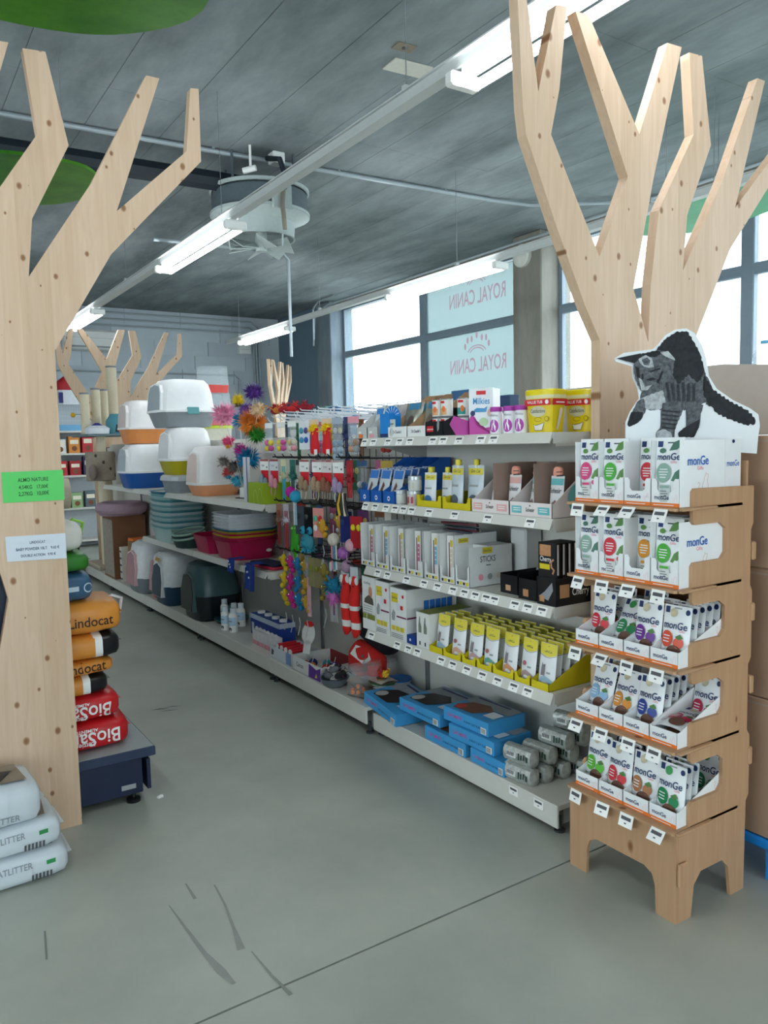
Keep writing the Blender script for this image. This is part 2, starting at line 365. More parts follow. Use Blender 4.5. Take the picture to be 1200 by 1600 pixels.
def window(n, ya, yb, mulls, zs=(1.0, 2.0, 3.2, 4.07), filmy=None):
    r = B(); x0, x1 = XW+.02, XW+.09
    for z in (zs[0], zs[-1]): r.box(steel, x0, x1, ya, yb, z-.04, z+.04)
    for y in (ya, yb): r.box(steel, x0, x1, y-.04, y+.04, zs[0], zs[-1])
    w = struct(r.obj('window_%d' % n, smooth=False))
    ys = [ya]+list(mulls)+[yb]
    for y in mulls: B().box(steel, x0-.02, x1, y-.075, y+.075, zs[0], zs[-1], b=.01).obj('mullion', w, smooth=False)
    for z in zs[1:-1]:
        for a, b_ in zip(ys, ys[1:]): B().box(steel, x0-.01, x1-.01, a+.04, b_-.04, z-.06, z+.06, b=.01).obj('transom', w, smooth=False)
    for a, b_ in zip(ys, ys[1:]):
        for z0, z1 in zip(zs, zs[1:]):
            pn = B().box(glass, x1-.03, x1-.025, a+.05, b_-.05, z0+.05, z1-.05).obj('pane', w, smooth=False)
            if filmy and filmy(a, z0):
                zc = (z0+z1)/2; bb = B(); mp = lambda x, z, e: (x1-.034-e, x, z)
                bb.rect(film, b_-.06, z0+.06, a+.06, z1-.06, mp)
                o = bb.obj('window_film', w, smooth=False); o['label'] = 'pale blue film with a faded red crown and mirrored lettering'
                k = B(); yc = 9.28; zt = 3.58 if z0 > 3 else 2.57
                mk = lambda x, z, e: (x1-.0345-e, yc+x, zt+z)    # read from outside: mirrored in the room
                k.text(inkf, 'ROYAL CANIN', 0, -.02, 1.3, mk, 1.55)
                for i in range(7):
                    a_ = PI*(.1+.8*i/6); k.poly(inkf, cir(.29*math.cos(a_), .32+.17*math.sin(a_)+(.03 if i % 2 else 0), .026, .05, 10), mk)
                for rr in (.20, .15):
                    arc = [(rr*1.15*math.cos(t), .24+rr*.7*math.sin(t)) for t in [PI*(.12+.76*i/12) for i in range(13)]]
                    k.poly(inkf, arc+[(x*.96, z-.018) for x, z in arc[::-1]], mk)
                k.obj('lettering', o, smooth=False)
    return w
window(1, 8.12, 13.17, [10.6], filmy=lambda a, z: a < 9 and z > 1.5)
window(2, .42, 7.54, [2.7, 4.89])
window(3, -5.5, -.22, [-2.0])
# unseen walls that close the room; their windows are added to light the goods
def shopwall(nm, n, a0, a1, o0, o1, z0, z1, T_):
    m = P('#c9cac4', .8, .03); b = B(); b.box(m, a0, a1, 0, .2, 0, z0, T_); b.box(m, a0, a1, 0, .2, z1, ZC, T_); b.box(m, a0, o0, 0, .2, z0, z1, T_); b.box(m, o1, a1, 0, .2, z0, z1, T_); struct(b.obj(nm, smooth=False))
    w = B(); k = int((o1-o0)/1.5)
    for i in range(k+1): x_ = o0+(o1-o0)*i/k; w.box(steel, x_-.03, x_+.03, .05, .12, z0, z1, T_)
    w = struct(w.obj('window_%d' % n, smooth=False))
    for i in range(k): B().box(glass, o0+(o1-o0)*i/k+.03, o0+(o1-o0)*(i+1)/k-.03, .08, .086, z0, z1, T_).obj('pane', w, smooth=False)
shopwall('wall_left', 4, YA, YB, -3.0, 7.0, 1.0, 3.0, T(XA, 0, 0, rz=PI/2)); shopwall('wall_front', 5, XA, XB, -4.0, 4.0, .7, 2.8, T(0, YA-.2, 0))
# ground outside
struct(B().box(P('#a9aca8', .9), 7.96, 60, -30, 45, -.3, -.12).obj('ground_outside', smooth=False))
# conduits on the ceiling and walls
galv = P('#a9b3b8', .4, .04, metal=.3)
def pipe(name, label, pts, r, cat='pipe', mat=galv, clips=0, group=None):
    o = B().tube(mat, pts, r, 8).obj(name); tag(o, label, cat, group)
    for k in range(clips):
        p = Vector(pts[0]).lerp(Vector(pts[1]), (k+.5)/clips); B().box(mat, -.012, .012, -.012, .012, 0, .05).obj('clip', o, p)
    return o
cz = 4.17
pipe('conduit', 'thin grey conduit crossing the concrete ceiling above the fan heater', [(-3, 7.2, cz), (6.0, 6.88, cz), (6.45, 6.75, cz-.02), (7.1, 6.3, cz-.02), (7.6, 5.9, cz-.02)], .022, clips=7)
for k, (z, nm) in enumerate(((3.98, 'upper'), (3.86, 'middle'), (3.74, 'lower'))):
    pipe('conduit', nm+' of the grey conduits running along the top of the block wall', [(-2, YW-.06, z+.12), (6.9-.05*k, YW-.06, z+.12), (7.05-.06*k, YW-.06, z), (7.1-.06*k, YW-.06, 1.0)], .018)
pipe('conduit', 'long conduit running along the ceiling edge above the windows', [(7.35, 1, 4.1), (7.35, 13.1, 4.1), (7.3, 13.5, 4.0), (7.3, 13.6, 3.4)], .02)
pipe('conduit', 'second conduit bent down beside the corner pillar', [(7.2, 12.6, 4.17), (7.2, 13.2, 4.17), (7.2, 13.4, 4.05), (7.2, 13.4, 3.5)], .018)
pipe('conduit', 'thin bent conduit dropping beside the fan heater', [(2.3, 7.3, 3.40), (3.3, 7.3, 3.42), (3.6, 7.3, 3.42), (3.66, 7.3, 3.36), (3.66, 7.3, 2.4)], .016)
pipe('roof_pipe', 'thick black pipe hanging under the ceiling beside the fan heater', [(-3, 7.45, 3.98), (3.15, 7.1, 3.95)], .09, mat=P('#17222a', .5, .1))
pipe('conduit', 'thin grey pipe along the joint of the block wall', [(1.0, YW-.05, 2.98), (6.5, YW-.05, 2.98), (6.6, YW-.05, 2.9), (6.6, YW-.05, 2.2)], .016)
# ---- suspended rails with fluorescent lights
railm = P('#c9ccca', .4, .03)
def rail(label, x, y0, y1, z, wires, group='lighting rails'):
    o = thing('light_rail', label, 'rail', (x, 0, z), group=group)
    b = B(); b.box(railm, -.035, .035, y0, y1, 0, .05); b.box(railm, -.05, .05, y0, y1, .05, .058); b.obj('rail_body', o, smooth=False)
    for y in wires: B().tube(SILV, [(0, y, .055), (0, y, ZC-z)], .0025, 4).obj('wire', o); B().box(railm, -.02, .02, y-.015, y+.015, .05, .1).obj('hanger', o, smooth=False)
    return o
rail('white light rail hung over the long shelf of cat goods', 2.4, -3, 12.5, 3.2, [1.2, 3.4, 5.9, 8.6, 11.5])
rail('white light rail hung in front of the windows', 5.1, -3, 12.5, 3.2, [1.2, 3.9, 6.4, 9.3, 12.0])
rail('white light rail over the aisle of litter bags', -.3, -3, 12.5, 3.2, [1.2, 3.4, 5.9, 8.6, 11.5])
tubem = emit('tube_light', '#f4faff', TUBE)
def lamp(label, x, y0, y1, z=3.2, n=2):
    o = thing('fluorescent_light', label, 'light', (x, y0, z-.04), group='fluorescent lights on the rails')
    L = y1-y0
    b = B(); b.box(railm, -.03, .03, .03, L-.03, 0, .04); b.obj('housing', o, smooth=False)
    for e in (0, L): B().box(WHITE, -.085, .085, e-.03, e+.03, -.045, .02, b=.01).obj('end_cap', o, smooth=False)
    for s in ([-1, 1] if n == 2 else [0]): B().tube(tubem, [(s*.05, .03, -.03), (s*.05, L-.03, -.03)], .022, 10).obj('tube', o)
    return o
lamp('double tube light behind the branches of the near tree', 2.4, 1.45, 2.95)
lamp('double tube light hanging below the fan heater', 2.4, 5.65, 7.35)
lamp('double tube light above the far wooden tree', 2.4, 9.9, 11.4)
lamp('double tube light glaring across the window with red crowns', 5.1, 5.75, 7.6)
lamp('double tube light in front of the block wall corner', 5.1, 10.2, 11.9)
for x, y in ((-.3, 1.0), (-.3, 5.0), (-.3, 9.0), (-.3, -2.4), (2.4, -2.2), (5.1, 1.0)): lamp('double tube light on a rail overhead', x, y, y+1.5)
# ---- fan heater
fh = thing('ceiling_fan_heater', 'round grey fan heater with bent blades hanging under the concrete ceiling', 'fan heater', (3.3, 7.15, 3.48))
fg = P('#a7b2b0', .45, .05); fd = P('#4e5a60', .6, .08)
B().lathe(fd, [(.44, .22), (.455, .24), (.455, .40), (.44, .42)], 36).obj('drum', fh)
for z in (.2, .42): B().lathe(fg, [(.455, z), (.475, z+.004), (.475, z+.03), (.455, z+.034), (.445, z+.017), (.455, z)], 36).obj('rim', fh)
B().lathe(fg, [(.47, .2), (.33, .14), (.32, .02), (.33, .0), (.31, .0), (.30, .12)], 36).obj('cowl', fh)
B().lathe(fg, [(.0, -.12), (.05, -.11), (.06, -.05), (.05, .1), (0, .1)], 14).obj('hub', fh)
for k in range(6):
    a = k*PI/3+.3
    B().add([(.05, -.03, -.03), (.29, -.11, -.02), (.30, .08, -.13), (.06, .03, -.09), (.05, -.027, -.024), (.29, -.107, -.014), (.30, .083, -.124), (.06, .033, -.084)],
            [(3, 2, 1, 0), (4, 5, 6, 7), (0, 1, 5, 4), (1, 2, 6, 5), (2, 3, 7, 6), (3, 0, 4, 7)], fg, T(rz=a)).obj('blade', fh, smooth=False)
for k in range(3):
    a = k*2*PI/3+.8; B().tube(fg, [(.04*math.cos(a), .04*math.sin(a), -.08), (.3*math.cos(a), .3*math.sin(a), -.10), (.31*math.cos(a), .31*math.sin(a), .03)], .01, 6).obj('guard_arm', fh)
for k in range(4):
    a = k*PI/2+.5; B().tube(fd, [(.4*math.cos(a), .4*math.sin(a), .42), (.4*math.cos(a), .4*math.sin(a), .72)], .012, 6).obj('hanger_rod', fh)
B().box(fg, -.09, .09, -.5, -.455, .17, .38).obj('valve_plate', fh, smooth=False)
B().tube(P('#8c8577', .4, metal=.6), [(0, -.52, .36), (-.02, -.53, .2), (0, -.52, -.02)], .022, 8).obj('valve', fh)
B().tube(P('#1b262d', .5), [(-.05, -.3, .66), (-.02, -.5, .60), (.03, -.53, .42), (.0, -.53, .34)], .025, 8).obj('hose', fh)
# camera, junction box, plates
sc_ = thing('security_camera', 'small white bullet camera clamped on the ceiling conduit', 'camera', (3.05, 6.78, 4.0), 2.4)
B().tube(WHITE, [(-.05, 0, 0), (.07, 0, -.02)], .028, 10).obj('body', sc_); B().tube(BLACK, [(.07, 0, -.02), (.074, 0, -.021)], .02, 10).obj('lens', sc_)
B().tube(WHITE, [(0, 0, .02), (0, 0, .2)], .012, 8).obj('mount', sc_)
thing('junction_box', 'white square junction box on the ceiling conduit', 'box', (3.34, 6.84, 4.2), me=B().box(WHITE, -.06, .06, -.06, .06, -.1, 0, b=.008).box(GREY, -.045, .045, -.045, .045, -.106, -.1).mesh('j', False))
thing('ceiling_plate', 'pale rectangular steel plate let into the concrete ceiling', 'plate', (3.44, 4.85, 4.2), -.06, me=B().box(P('#d8d5c8', .6), -.16, .16, -.09, .09, -.012, 0, b=.003).mesh('p', False))
thing('anchor_plate', 'small square rusty anchor plate in the ceiling', 'plate', (3.25, 4.62, 4.2), -.06, me=B().box(P('#8b7d6c', .7), -.075, .075, -.05, .05, -.008, 0, b=.002).lathe(BLACK, [(.018, -.012), (.018, -.006)], 10).mesh('p', False))
thing('bulkhead_lamp', 'round white bulkhead lamp on the concrete pillar', 'lamp', (7.4, 7.88, 3.92), rot=(0, -PI/2, 0), me=B().lathe(P('#d9d9d0', .5), [(.15, 0), (.15, .05), (.13, .075), (.11, .08), (.06, .11), (0, .12)], 24).mesh('b'))
thing('air_conditioner', 'white wall air conditioner near the far wooden tree', 'air conditioner', (3.55, 15.43, 3.35), me=B().box(WHITE, -.5, .5, -.22, .19, 0, .36, b=.04).box(GREY, -.46, .46, -.225, -.2, .03, .06).box(GREY, -.48, .48, -.2235, -.22, .2, .204).mesh('a', False))
thing('switch_box', 'small white box on the block wall by the corner conduits', 'box', (6.7, 15.56, 3.42), me=B().box(WHITE, -.13, .13, -.08, .08, 0, .2, b=.012).box(GREY, -.11, .11, -.083, -.08, .09, .094).mesh('s', False))
# ---- hanging green canopy discs
gleaf = concrete('green_canopy', '#2c6a10', '#5a9a22', 2.2, .35, (1, 1, 1), .05)
gleaf_lit = concrete('green_canopy_lit', '#4aa66e', '#58b884', 2.5, .5, (1, 1, 1), .05)  # canopy green with the window light put into its bluer colour
def disc(label, c, rx, ry, m, ph, z, nlob=5):
    o = thing('canopy_disc', label, 'decoration', (c[0], c[1], z), group=None)
    pts = [((rx*(1+.05*math.sin(nlob*t+ph)))*math.cos(t), (ry*(1+.06*math.sin((nlob-2)*t+ph*2)))*math.sin(t)) for t in [2*PI*i/40 for i in range(40)]]
    B().prism(m, pts, -.01, .01, T(rx=-PI/2)).obj('panel', o)
    for a, b_ in ((.5*rx, 0), (-.4*rx, .4*ry), (-.4*rx, -.4*ry)): B().tube(SILV, [(a, b_, .01), (a, b_, ZC-z)], .003, 4).obj('wire', o)
disc('glossy green leaf shaped canopy disc hung highest beside the near tree tops', (.80, 3.66), .66, .72, gleaf, .4, 3.6)
disc('green canopy disc hung behind the branches over the litter bags', (1.0, 5.8), .48, .52, gleaf, 1.6, 3.3)
disc('green canopy disc coloured teal for light from the window behind it', (5.9, 4.2), .55, .75, gleaf_lit, .2, 3.35)

# ================================================================ wooden trees (all cut to one outline; u=0 at the left of the trunk)
TR = [(0, 0), (0, 1.857), (-.073, 1.968), (-.218, 2.232), (-.356, 2.51), (-.369, 2.593), (-.39, 2.95), (-.352, 2.955), (-.299, 2.658), (-.215, 2.955), (-.163, 2.965),
      (-.201, 2.686), (-.241, 2.531), (-.001, 2.15), (.148, 2.455), (-.123, 2.961), (-.057, 2.964), (.211, 2.616), (.368, 2.977), (.452, 2.982), (.292, 2.468), (.183, 2.057),
      (.269, 1.861), (.282, 2.08), (.327, 2.361), (.532, 2.676), (.499, 2.974), (.578, 2.98), (.642, 2.655), (.497, 2.365), (.473, 2.149), (.72, 2.53), (.952, 2.98), (1.005, 2.98),
      (.81, 2.435), (1.105, 2.715), (1.133, 2.97), (1.168, 2.975), (1.166, 2.685), (.779, 2.265), (.55, 1.88), (.55, 0)]
treem = B().prism(PINE, TR, 0, .042, holes=[[(.334-.06, .946), (.275, .67), (.334, .946), (.275, 1.22)]]).mesh('wooden_tree', False)
tree_r = thing('wooden_tree', 'pale pine board tree standing behind the kitten cutout', 'tree cutout', (2.249, 2.0, 0), me=treem)
tree_l = thing('wooden_tree', 'pale pine board tree bearing the green and white price signs', 'tree cutout', (.07, 3.24, 0), me=treem)
tree_f = thing('wooden_tree', 'pale pine board tree at the far end of the litter tray shelf', 'tree cutout', (2.32, 10.1, 0), me=treem)
tree_g = thing('wooden_tree', 'pale pine board tree seen edge on before the block wall', 'tree cutout', (5.95, 12.5, 0), .87, me=treem)

# ================================================================ long shelf (gondola), bays end to end
XF, XBK = 2.06, 2.45
MODS = [(2.06, 3.37), (3.37, 4.55), (4.55, 5.9), (5.9, 7.25), (7.25, 8.6), (8.6, 10.0)]
SHZ = [1.526, 1.21, .884, .555]
tagme = B().box(TAGM, -.026, .026, -.001, .001, -.002, .033).rect(INK, -.019, .018, .019, .027, front(-.001)).rect(INK, -.004, .007, .004, .011, front(-.001)).mesh('price_tag', False)
def bay(n, label, shelves, xf0, zb, hasback=True):
    y0, y1 = MODS[n]; L = y1-y0
    o = thing('shelf_bay', label, 'shelf', (XBK, y0, 0), group='bays of the long shelf')
    B().box(P('#cfcdc5', .5, .03, 6), 0, .02, .015, L-.015, .02, 1.52).obj('back_panel', o, smooth=False)
    for y in (0, L-.014): B().box(P('#77787a', .5), -.012, .03, y+.001, y+.013, 0, 1.53).obj('upright', o, smooth=False)
    b = B(); b.box(SHELF, xf0-XBK+.01, 0, .004, L-.004, zb-.02, zb-.0005); bo = b.obj('base_deck', o, smooth=False)
    B().box(LIP, xf0-XBK, xf0-XBK+.012, .003, L-.003, zb-.09, zb, b=.003).obj('kick_plate', o, smooth=False)
    B().box(P('#8b8c8a', .5), xf0-XBK+.05, -.02, .02, L-.02, .03, zb-.02).obj('base_frame', o, smooth=False)
    for y in (.03, L-.03): B().lathe(DK, [(.022, 0), (.022, .008), (.008, .012), (.008, .06)], 10, T(xf0-XBK+.04, y)).obj('foot', o)
    for z, xf in shelves:
        d = xf-XBK
        s = B(); s.box(SHELF, d+.012, 0, .004, L-.004, z-.022, z)
        s.box(SHELF, d+.03, 0, .004, .007, z-.05, z-.022); s.box(SHELF, d+.03, 0, L-.007, L-.004, z-.05, z-.022)
        so = s.obj('shelf', o, smooth=False)
        B().add([(d+.012, .002, z+.002), (d-.006, .002, z-.038), (d-.002, .002, z-.04), (d+.018, .002, z-.004), (d+.012, L-.002, z+.002), (d-.006, L-.002, z-.038), (d-.002, L-.002, z-.04), (d+.018, L-.002, z-.004)],
                [(0, 1, 2, 3), (7, 6, 5, 4), (0, 4, 5, 1), (1, 5, 6, 2), (2, 6, 7, 3), (3, 7, 4, 0)], LIP).obj('shelf_lip', so, smooth=False)
        B().box(LIP, d+.014, -.01, .0003, .0035, z-.04, z+.001).obj('end_strip', so, smooth=False)
        for y in (.02, L-.02): B().prism(P('#b8b7b0', .5), [(0, z-.022), (d+.08, z-.022), (d+.08, z-.035), (0, z-.12)], y-.001, y+.001).obj('bracket', so, smooth=False)
        so['z'] = z; so['xf'] = xf
    return o
def tags(bayo, k, pxs, py, n):
    """price tags along the lip of shelf k, at the positions read off the photo"""
    so = [c for c in bayo.children if c.name.startswith('shelf')][k]; z = so['z']; xf = so['xf']; y0 = MODS[n][0]
    for px in pxs:
        Y = at(px, py, X=xf)[1]
        ob('price_tag', tagme, so, (xf-XBK-.0065, Y-y0, z-.0345), (-math.atan2(.018, .04), 0, SH))
b1 = bay(0, 'white metal shelf bay full of treats beside the plywood stand', [(z, XF) for z in SHZ], 2.09, .117)
tags(b1, 0, [569, 583, 606, 624, 640, 676, 692, 717, 751, 771], 687, 0)
tags(b1, 1, [571, 586, 603, 617, 630, 643, 670, 710, 762, 828], 800, 0)
tags(b1, 2, [590, 605, 635, 662, 683, 707, 725, 742, 759, 772, 804, 824, 846], 900, 0)
tags(b1, 3, [581, 621, 638, 652, 689, 707, 729, 753, 777, 802, 824], 1030, 0)
Y0 = MODS[0][0]
for px, py in ((803, 1228), (842, 1250)):
    q = at(px, py, X=2.09); ob('price_tag', tagme, [c for c in b1.children if c.name.startswith('kick')][0], (2.088-XBK, q.y-Y0, .075), (0, 0, SH))
b2 = bay(1, 'shelf bay with black wire grid full of hanging cat toys', [], 2.05, .15)
b3 = bay(2, 'shelf bay with peach litter box above and magenta trays below', [(1.13, 2.05), (.70, 2.05)], 2.05, .15)
b4 = bay(3, 'shelf bay with blue and yellow litter boxes on its top', [(1.13, 2.05), (.70, 2.05)], 2.05, .15)
b5 = bay(4, 'shelf bay with the stack of cardboard boxes on its deck', [(1.13, 2.05)], 2.05, .15)
b6 = bay(5, 'last shelf bay before the far wooden tree', [], 2.05, .15)

# ================================================================ plywood display stand
DX, DYN, DYF = 2.0, 1.462, 1.90
TZ = [1.29, 1.045, .80, .55, .297]
st = thing('display_stand', 'slotted plywood floor stand holding five tiers of treat pouches', 'display stand', (DX, DYN, 0))
def side_outline():
    bx, sp = .36, .215
    o = [(0, 0), (.062, 0), (.075, .10), (.11, .135), (.22, .135), (.255, .10), (.268, 0), (bx-.02, 0), (bx-.015, .3), (bx, .32), (bx, .52), (bx-.015, .54), (bx-.015, .76), (bx, .78), (bx, 1.0), (bx-.012, 1.02), (bx-.012, 1.2), (bx, 1.22), (bx, 1.34), (.06, 1.345), (.05, 1.335)]
    for k, z in enumerate(TZ):
        if k < 4:
            zt = TZ[k+1]+.075 if k < 4 else 0
            o += [(.05, z-.045), (.06, z-.055), (sp-.03, z-.055), (sp, z-.075), (sp, zt+.02), (sp-.02, zt), (.06, zt), (.05, zt-.01)]
    o += [(.05, .29), (.0, .28)]
    return o
for y, nm in ((0, 'near'), (DYF-DYN-.012, 'far')):
    B().prism(PLY, side_outline(), y, y+.012).obj('side_panel', st, smooth=False)
W_ = DYF-DYN
fo = [(0, 0), (.075, 0), (.078, .09), (.09, .125), (.12, .14), (W_-.12, .14), (W_-.09, .125), (W_-.078, .09), (W_-.075, 0), (W_, 0), (W_, .283), (0, .283)]
B().prism(PLY, fo, 0, .012, T(-.0005, 0, 0, rz=PI/2)).obj('front_panel', st, smooth=False)
for z in (.12,): B().box(PLY, -.012, .03, -.012, 0, z, z+.075, b=.004).obj('tab', st, smooth=False)
for z in (.42, .9, 1.1, .66): B().box(PLY, .352, .372, -.006, .02, z, z+.06, b=.004).obj('tab', st, smooth=False)
for k, z in enumerate(TZ):
    so = B().prism(PLY, [(-.03, .006), (-.024, 0), (.30, 0), (.30, W_), (-.024, W_), (-.03, W_-.006)], -z+.0005, -z+.009, T(rx=-PI/2)).obj('tier_board', st, smooth=False)
    for y in (-.018,): B().box(PLY, -.02, .15, y, .0, z-.009, z-.0005, b=.003).obj('tab', so, smooth=False)
    for i in range(4):
        tg = B(); tg.box(TAGM, -.026, .026, -.001, .001, -.042, 0); tg.rect(INK, -.019, -.02, .019, -.009, front(-.001)); tg.rect(INK, -.004, -.032, .004, -.028, front(-.001))
        tg.obj('price_tag', so, (-.032, W_-.055-i*.108+random.uniform(-.01, .01), z-.004), (random.choice([-.5, -.25, -.3, -.4, -.7]), 0, SH+random.uniform(-.1, .1)), smooth=False)
B().box(PLY, .335, .347, .012, W_-.012, .1, 1.42).obj('back_board', st, smooth=False)
# ================================================================ goods: shared shapes
def bulge(u, v):
    a = max(0, 1-abs(2*u)**3)
    s = .6+.4*min(1, v/.22) if v < .22 else 1-((v-.22)/.7)**1.7 if v < .92 else 0
    return max(0, a*s)
def pouch_body(b, mat, w, h, t, back=None):
    f = lambda sg: (lambda i, j: ((i-.5)*w, sg*(.0006+t/2*bulge(i-.5, j)), j*h))
    b.grid(mat, f(-1), 6, 8); b.grid(back or mat, f(1), 6, 8, flip=True)
    return lambda x, z, e: (x, -(.0006+t/2*bulge(x/w, min(1, max(0, z/h))))-e*1.6, z)
CIRC = {'pink': '#d9497f', 'green': '#4fae3f', 'red': '#d2313f', 'sage': '#8fae9f', 'orange': '#e0962f', 'purple': '#6a2f8c', 'brick': '#d9553a', 'sky': '#8db7d6', 'amber': '#d98f34', 'navy': '#27408f', 'crimson': '#b8234a', 'cocoa': '#a9714a', 'emerald': '#12804a', 'lime': '#58b52e'}
PM = P('#eeF0f0', .32, .02, 12, bump=.06)
def paste_pouch(col):
    def mk():
        w, h = .097, .205; b = B(); mp = pouch_body(b, PM, w, h, .03, P('#c9cdd2', .35)); c = P(CIRC[col], .4, .03)
        lf = P('#5f8f4a', .5, .15, 60) if col != 'sage' else P('#4f7a68', .5, .15, 60)
        b.rect(NAVY, -.042, .176, -.024, .194, mp, 2); b.rect(P('#4a5560', .5), -.008, .187, .02, .191, mp, 2)
        b.poly(lf, [(.0, .165), (.012, .19), (.03, .197), (.04, .18), (.026, .168)], mp); b.poly(lf, cir(-.022, .165, .012, .008, 8), mp)
        b.text(NAVY, 'monGe', .0, .137, .078, mp, 1.15); b.text(PINK, 'Gifts', .02, .127, .02, mp)
        b.poly(c, cir(-.012, .098, .027, .03, 18), mp)
        for k in range(4): b.rect(PM, -.028+.003*abs(k-1), .107-.008*k, .006-.003*abs(k-1), .110-.008*k, mp, 2)
        b.poly(lf, [(.018, .075), (.028, .1), (.04, .11), (.042, .085), (.034, .07)], mp)
        if col in ('red', 'pink'): b.poly(c, cir(.03, .062, .009, .009, 10), mp); b.poly(c, cir(.04, .075, .005, .006, 8), mp)
        b.rect(P('#c3ccca', .3, .1, 70) if col == 'sage' else P('#dcdedb', .3, .08, 70), -.02, .01, .016, .063, mp, 3); b.rect(c, -.018, .052, .014, .06, mp, 3)
        for k in range(4): b.rect(INK, -.015, .018+.008*k, .01-.004*(k % 2), .02+.008*k, mp, 2)
        return b.mesh('pouch')
    return cached(('paste', col), mk)
def treat_pouch(col):
    def mk():
        w, h = .098, .175; b = B(); mp = pouch_body(b, PM, w, h, .028, P('#b7bdc3', .3, .1, 40)); c = P(CIRC[col], .4, .03); br = P('#6b4a3c', .6, .12, 80)
        b.rect(NAVY, -.043, .15, -.028, .17, mp, 2); b.poly(NAVY, cir(.036, .158, .008, .009, 12), mp); b.rect(GREY, -.012, .165, .014, .169, mp, 2)
        b.poly(P('#cfc3a4', .5, .15, 50) if col != 'emerald' else P('#3f9a55', .5, .1), cir(-.012, .152, .013, .014, 12), mp)
        b.text(NAVY, 'monGe', .0, .103, .082, mp, 1.15); b.text(PINK, 'Gifts', .026, .095, .018, mp)
        b.poly(c, cir(-.023, .07, .022, .026, 16), mp)
        for k in range(3): b.rect(PM, -.036, .078-.009*k, -.012, .081-.009*k, mp, 2)
        b.poly(c, cir(.02, .062, .017, .017, 12), mp); b.poly(P('#4d7a3a', .5, .2, 60), [(.008, .08), (.024, .09), (.034, .078), (.02, .072)], mp)
        b.poly(br, cir(.008, .03, .026, .024, 16), mp)
        for k in range(2): b.rect(INK, -.042, .03-.01*k, -.026, .033-.01*k, mp)
        return b.mesh('pouch')
    return cached(('treat', col), mk)
CACHE = {}
def cached(k, fn):
    if k not in CACHE: CACHE[k] = fn()
    return CACHE[k]
CATLINE = [(.0, .0), (-.012, .012), (-.014, .03), (-.006, .036), (-.002, .03)]
def catline(b, mat, x, z, s, mp):
    q = lambda pts: [(x+a*s, z+c*s) for a, c in pts]
    b.stroke(mat, q([(.1, 0), (.06, .22), (.12, .42), (.2, .55), (.22, .72), (.3, .8), (.34, .95), (.4, .84), (.52, .88), (.5, .7), (.44, .6), (.52, .35), (.5, 0)]), .022*s, mp)
    b.stroke(mat, q([(.1, 0), (-.12, .04), (-.22, .25), (-.1, .42), (-.2, .5), (-.26, .42)]), .022*s, mp)
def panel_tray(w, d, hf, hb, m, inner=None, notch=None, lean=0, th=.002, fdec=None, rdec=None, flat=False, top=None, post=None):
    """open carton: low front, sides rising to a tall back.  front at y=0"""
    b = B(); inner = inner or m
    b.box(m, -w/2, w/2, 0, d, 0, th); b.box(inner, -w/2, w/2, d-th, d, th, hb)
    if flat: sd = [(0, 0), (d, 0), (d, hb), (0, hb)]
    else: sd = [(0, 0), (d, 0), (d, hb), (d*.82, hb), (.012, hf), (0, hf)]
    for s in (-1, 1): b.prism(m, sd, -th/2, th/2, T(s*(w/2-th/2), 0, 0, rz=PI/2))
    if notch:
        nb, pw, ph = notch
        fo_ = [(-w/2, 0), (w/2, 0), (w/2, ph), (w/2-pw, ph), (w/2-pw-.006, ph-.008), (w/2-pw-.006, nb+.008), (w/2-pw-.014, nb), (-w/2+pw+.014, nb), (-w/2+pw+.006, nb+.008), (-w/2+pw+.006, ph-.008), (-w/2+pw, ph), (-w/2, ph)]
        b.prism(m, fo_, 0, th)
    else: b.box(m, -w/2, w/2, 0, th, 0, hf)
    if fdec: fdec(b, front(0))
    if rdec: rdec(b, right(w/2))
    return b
def put(name, label, cat, me, X, Y, z, rz=0, group=None, tilt=0, roll=0, s=1):
    o = thing(name, label, cat, (X, Y, z), group=group, me=me, rot=(tilt, roll, SH+rz)); o.scale = (s, s, s); return o
def sp(pl, pr, py, X):
    a, c = at(pl, py, X=X).y, at(pr, py, X=X).y; return (a+c)/2, a-c
def hz(px, py, X): return at(px, py, X=X).z

# ================================================================ treat pouches on the plywood stand
TIER = ['top tier', 'second tier', 'middle tier', 'fourth tier', 'bottom tier']
TRAYN = ['tray nearest the tree', 'second tray from the tree', 'third tray from the tree', 'tray at the open end']
tw = .1022
def ty(i): return DYF-.0135-tw/2-i*(tw+.0012)
def tfront(b, mp):
    w = tw
    b.rect(ORANGE, -w/2, 0, w/2, .012, mp); b.rect(PM, -w/2+.01, .0045, w/2-.02, .0065, mp)
    b.text(NAVY, 'monGe', -.012, .022, .052, mp, 1.1); catline(b, PINK, .032, .018, .022, mp)
def tside_tall(b, mp):
    b.text(BLUE, 'monGe', .085, .125, .1, mp, 1.15); b.text(PINK, 'Gifts', .095, .11, .03, mp); catline(b, P('#c98a80', .5), .1, .04, .065, mp)
def tside_low(b, mp):
    b.text(BLUE, 'monGe', .115, .05, .085, mp, 1.15); catline(b, P('#d9a09a', .5), .2, .075, .06, mp)
tall = panel_tray(tw, .22, .045, .2, CARD, notch=(.045, .016, .085), flat=True, fdec=tfront, rdec=tside_tall).mesh('card_tray', False)
low = panel_tray(tw, .29, .05, .135, CARD, P('#b9bdc1', .6), fdec=tfront, rdec=tside_low).mesh('card_tray', False)
for t in range(5):
    for i in range(4):
        put('card_tray', ('tall white card tray with orange stripe, ' if t < 2 else 'low white card tray with orange stripe, ')+TRAYN[i].replace('tray ', '', 1)+', '+TIER[t], 'tray', tall if t < 2 else low, DX+.002, ty(i), TZ[t], group='card trays on the plywood stand')
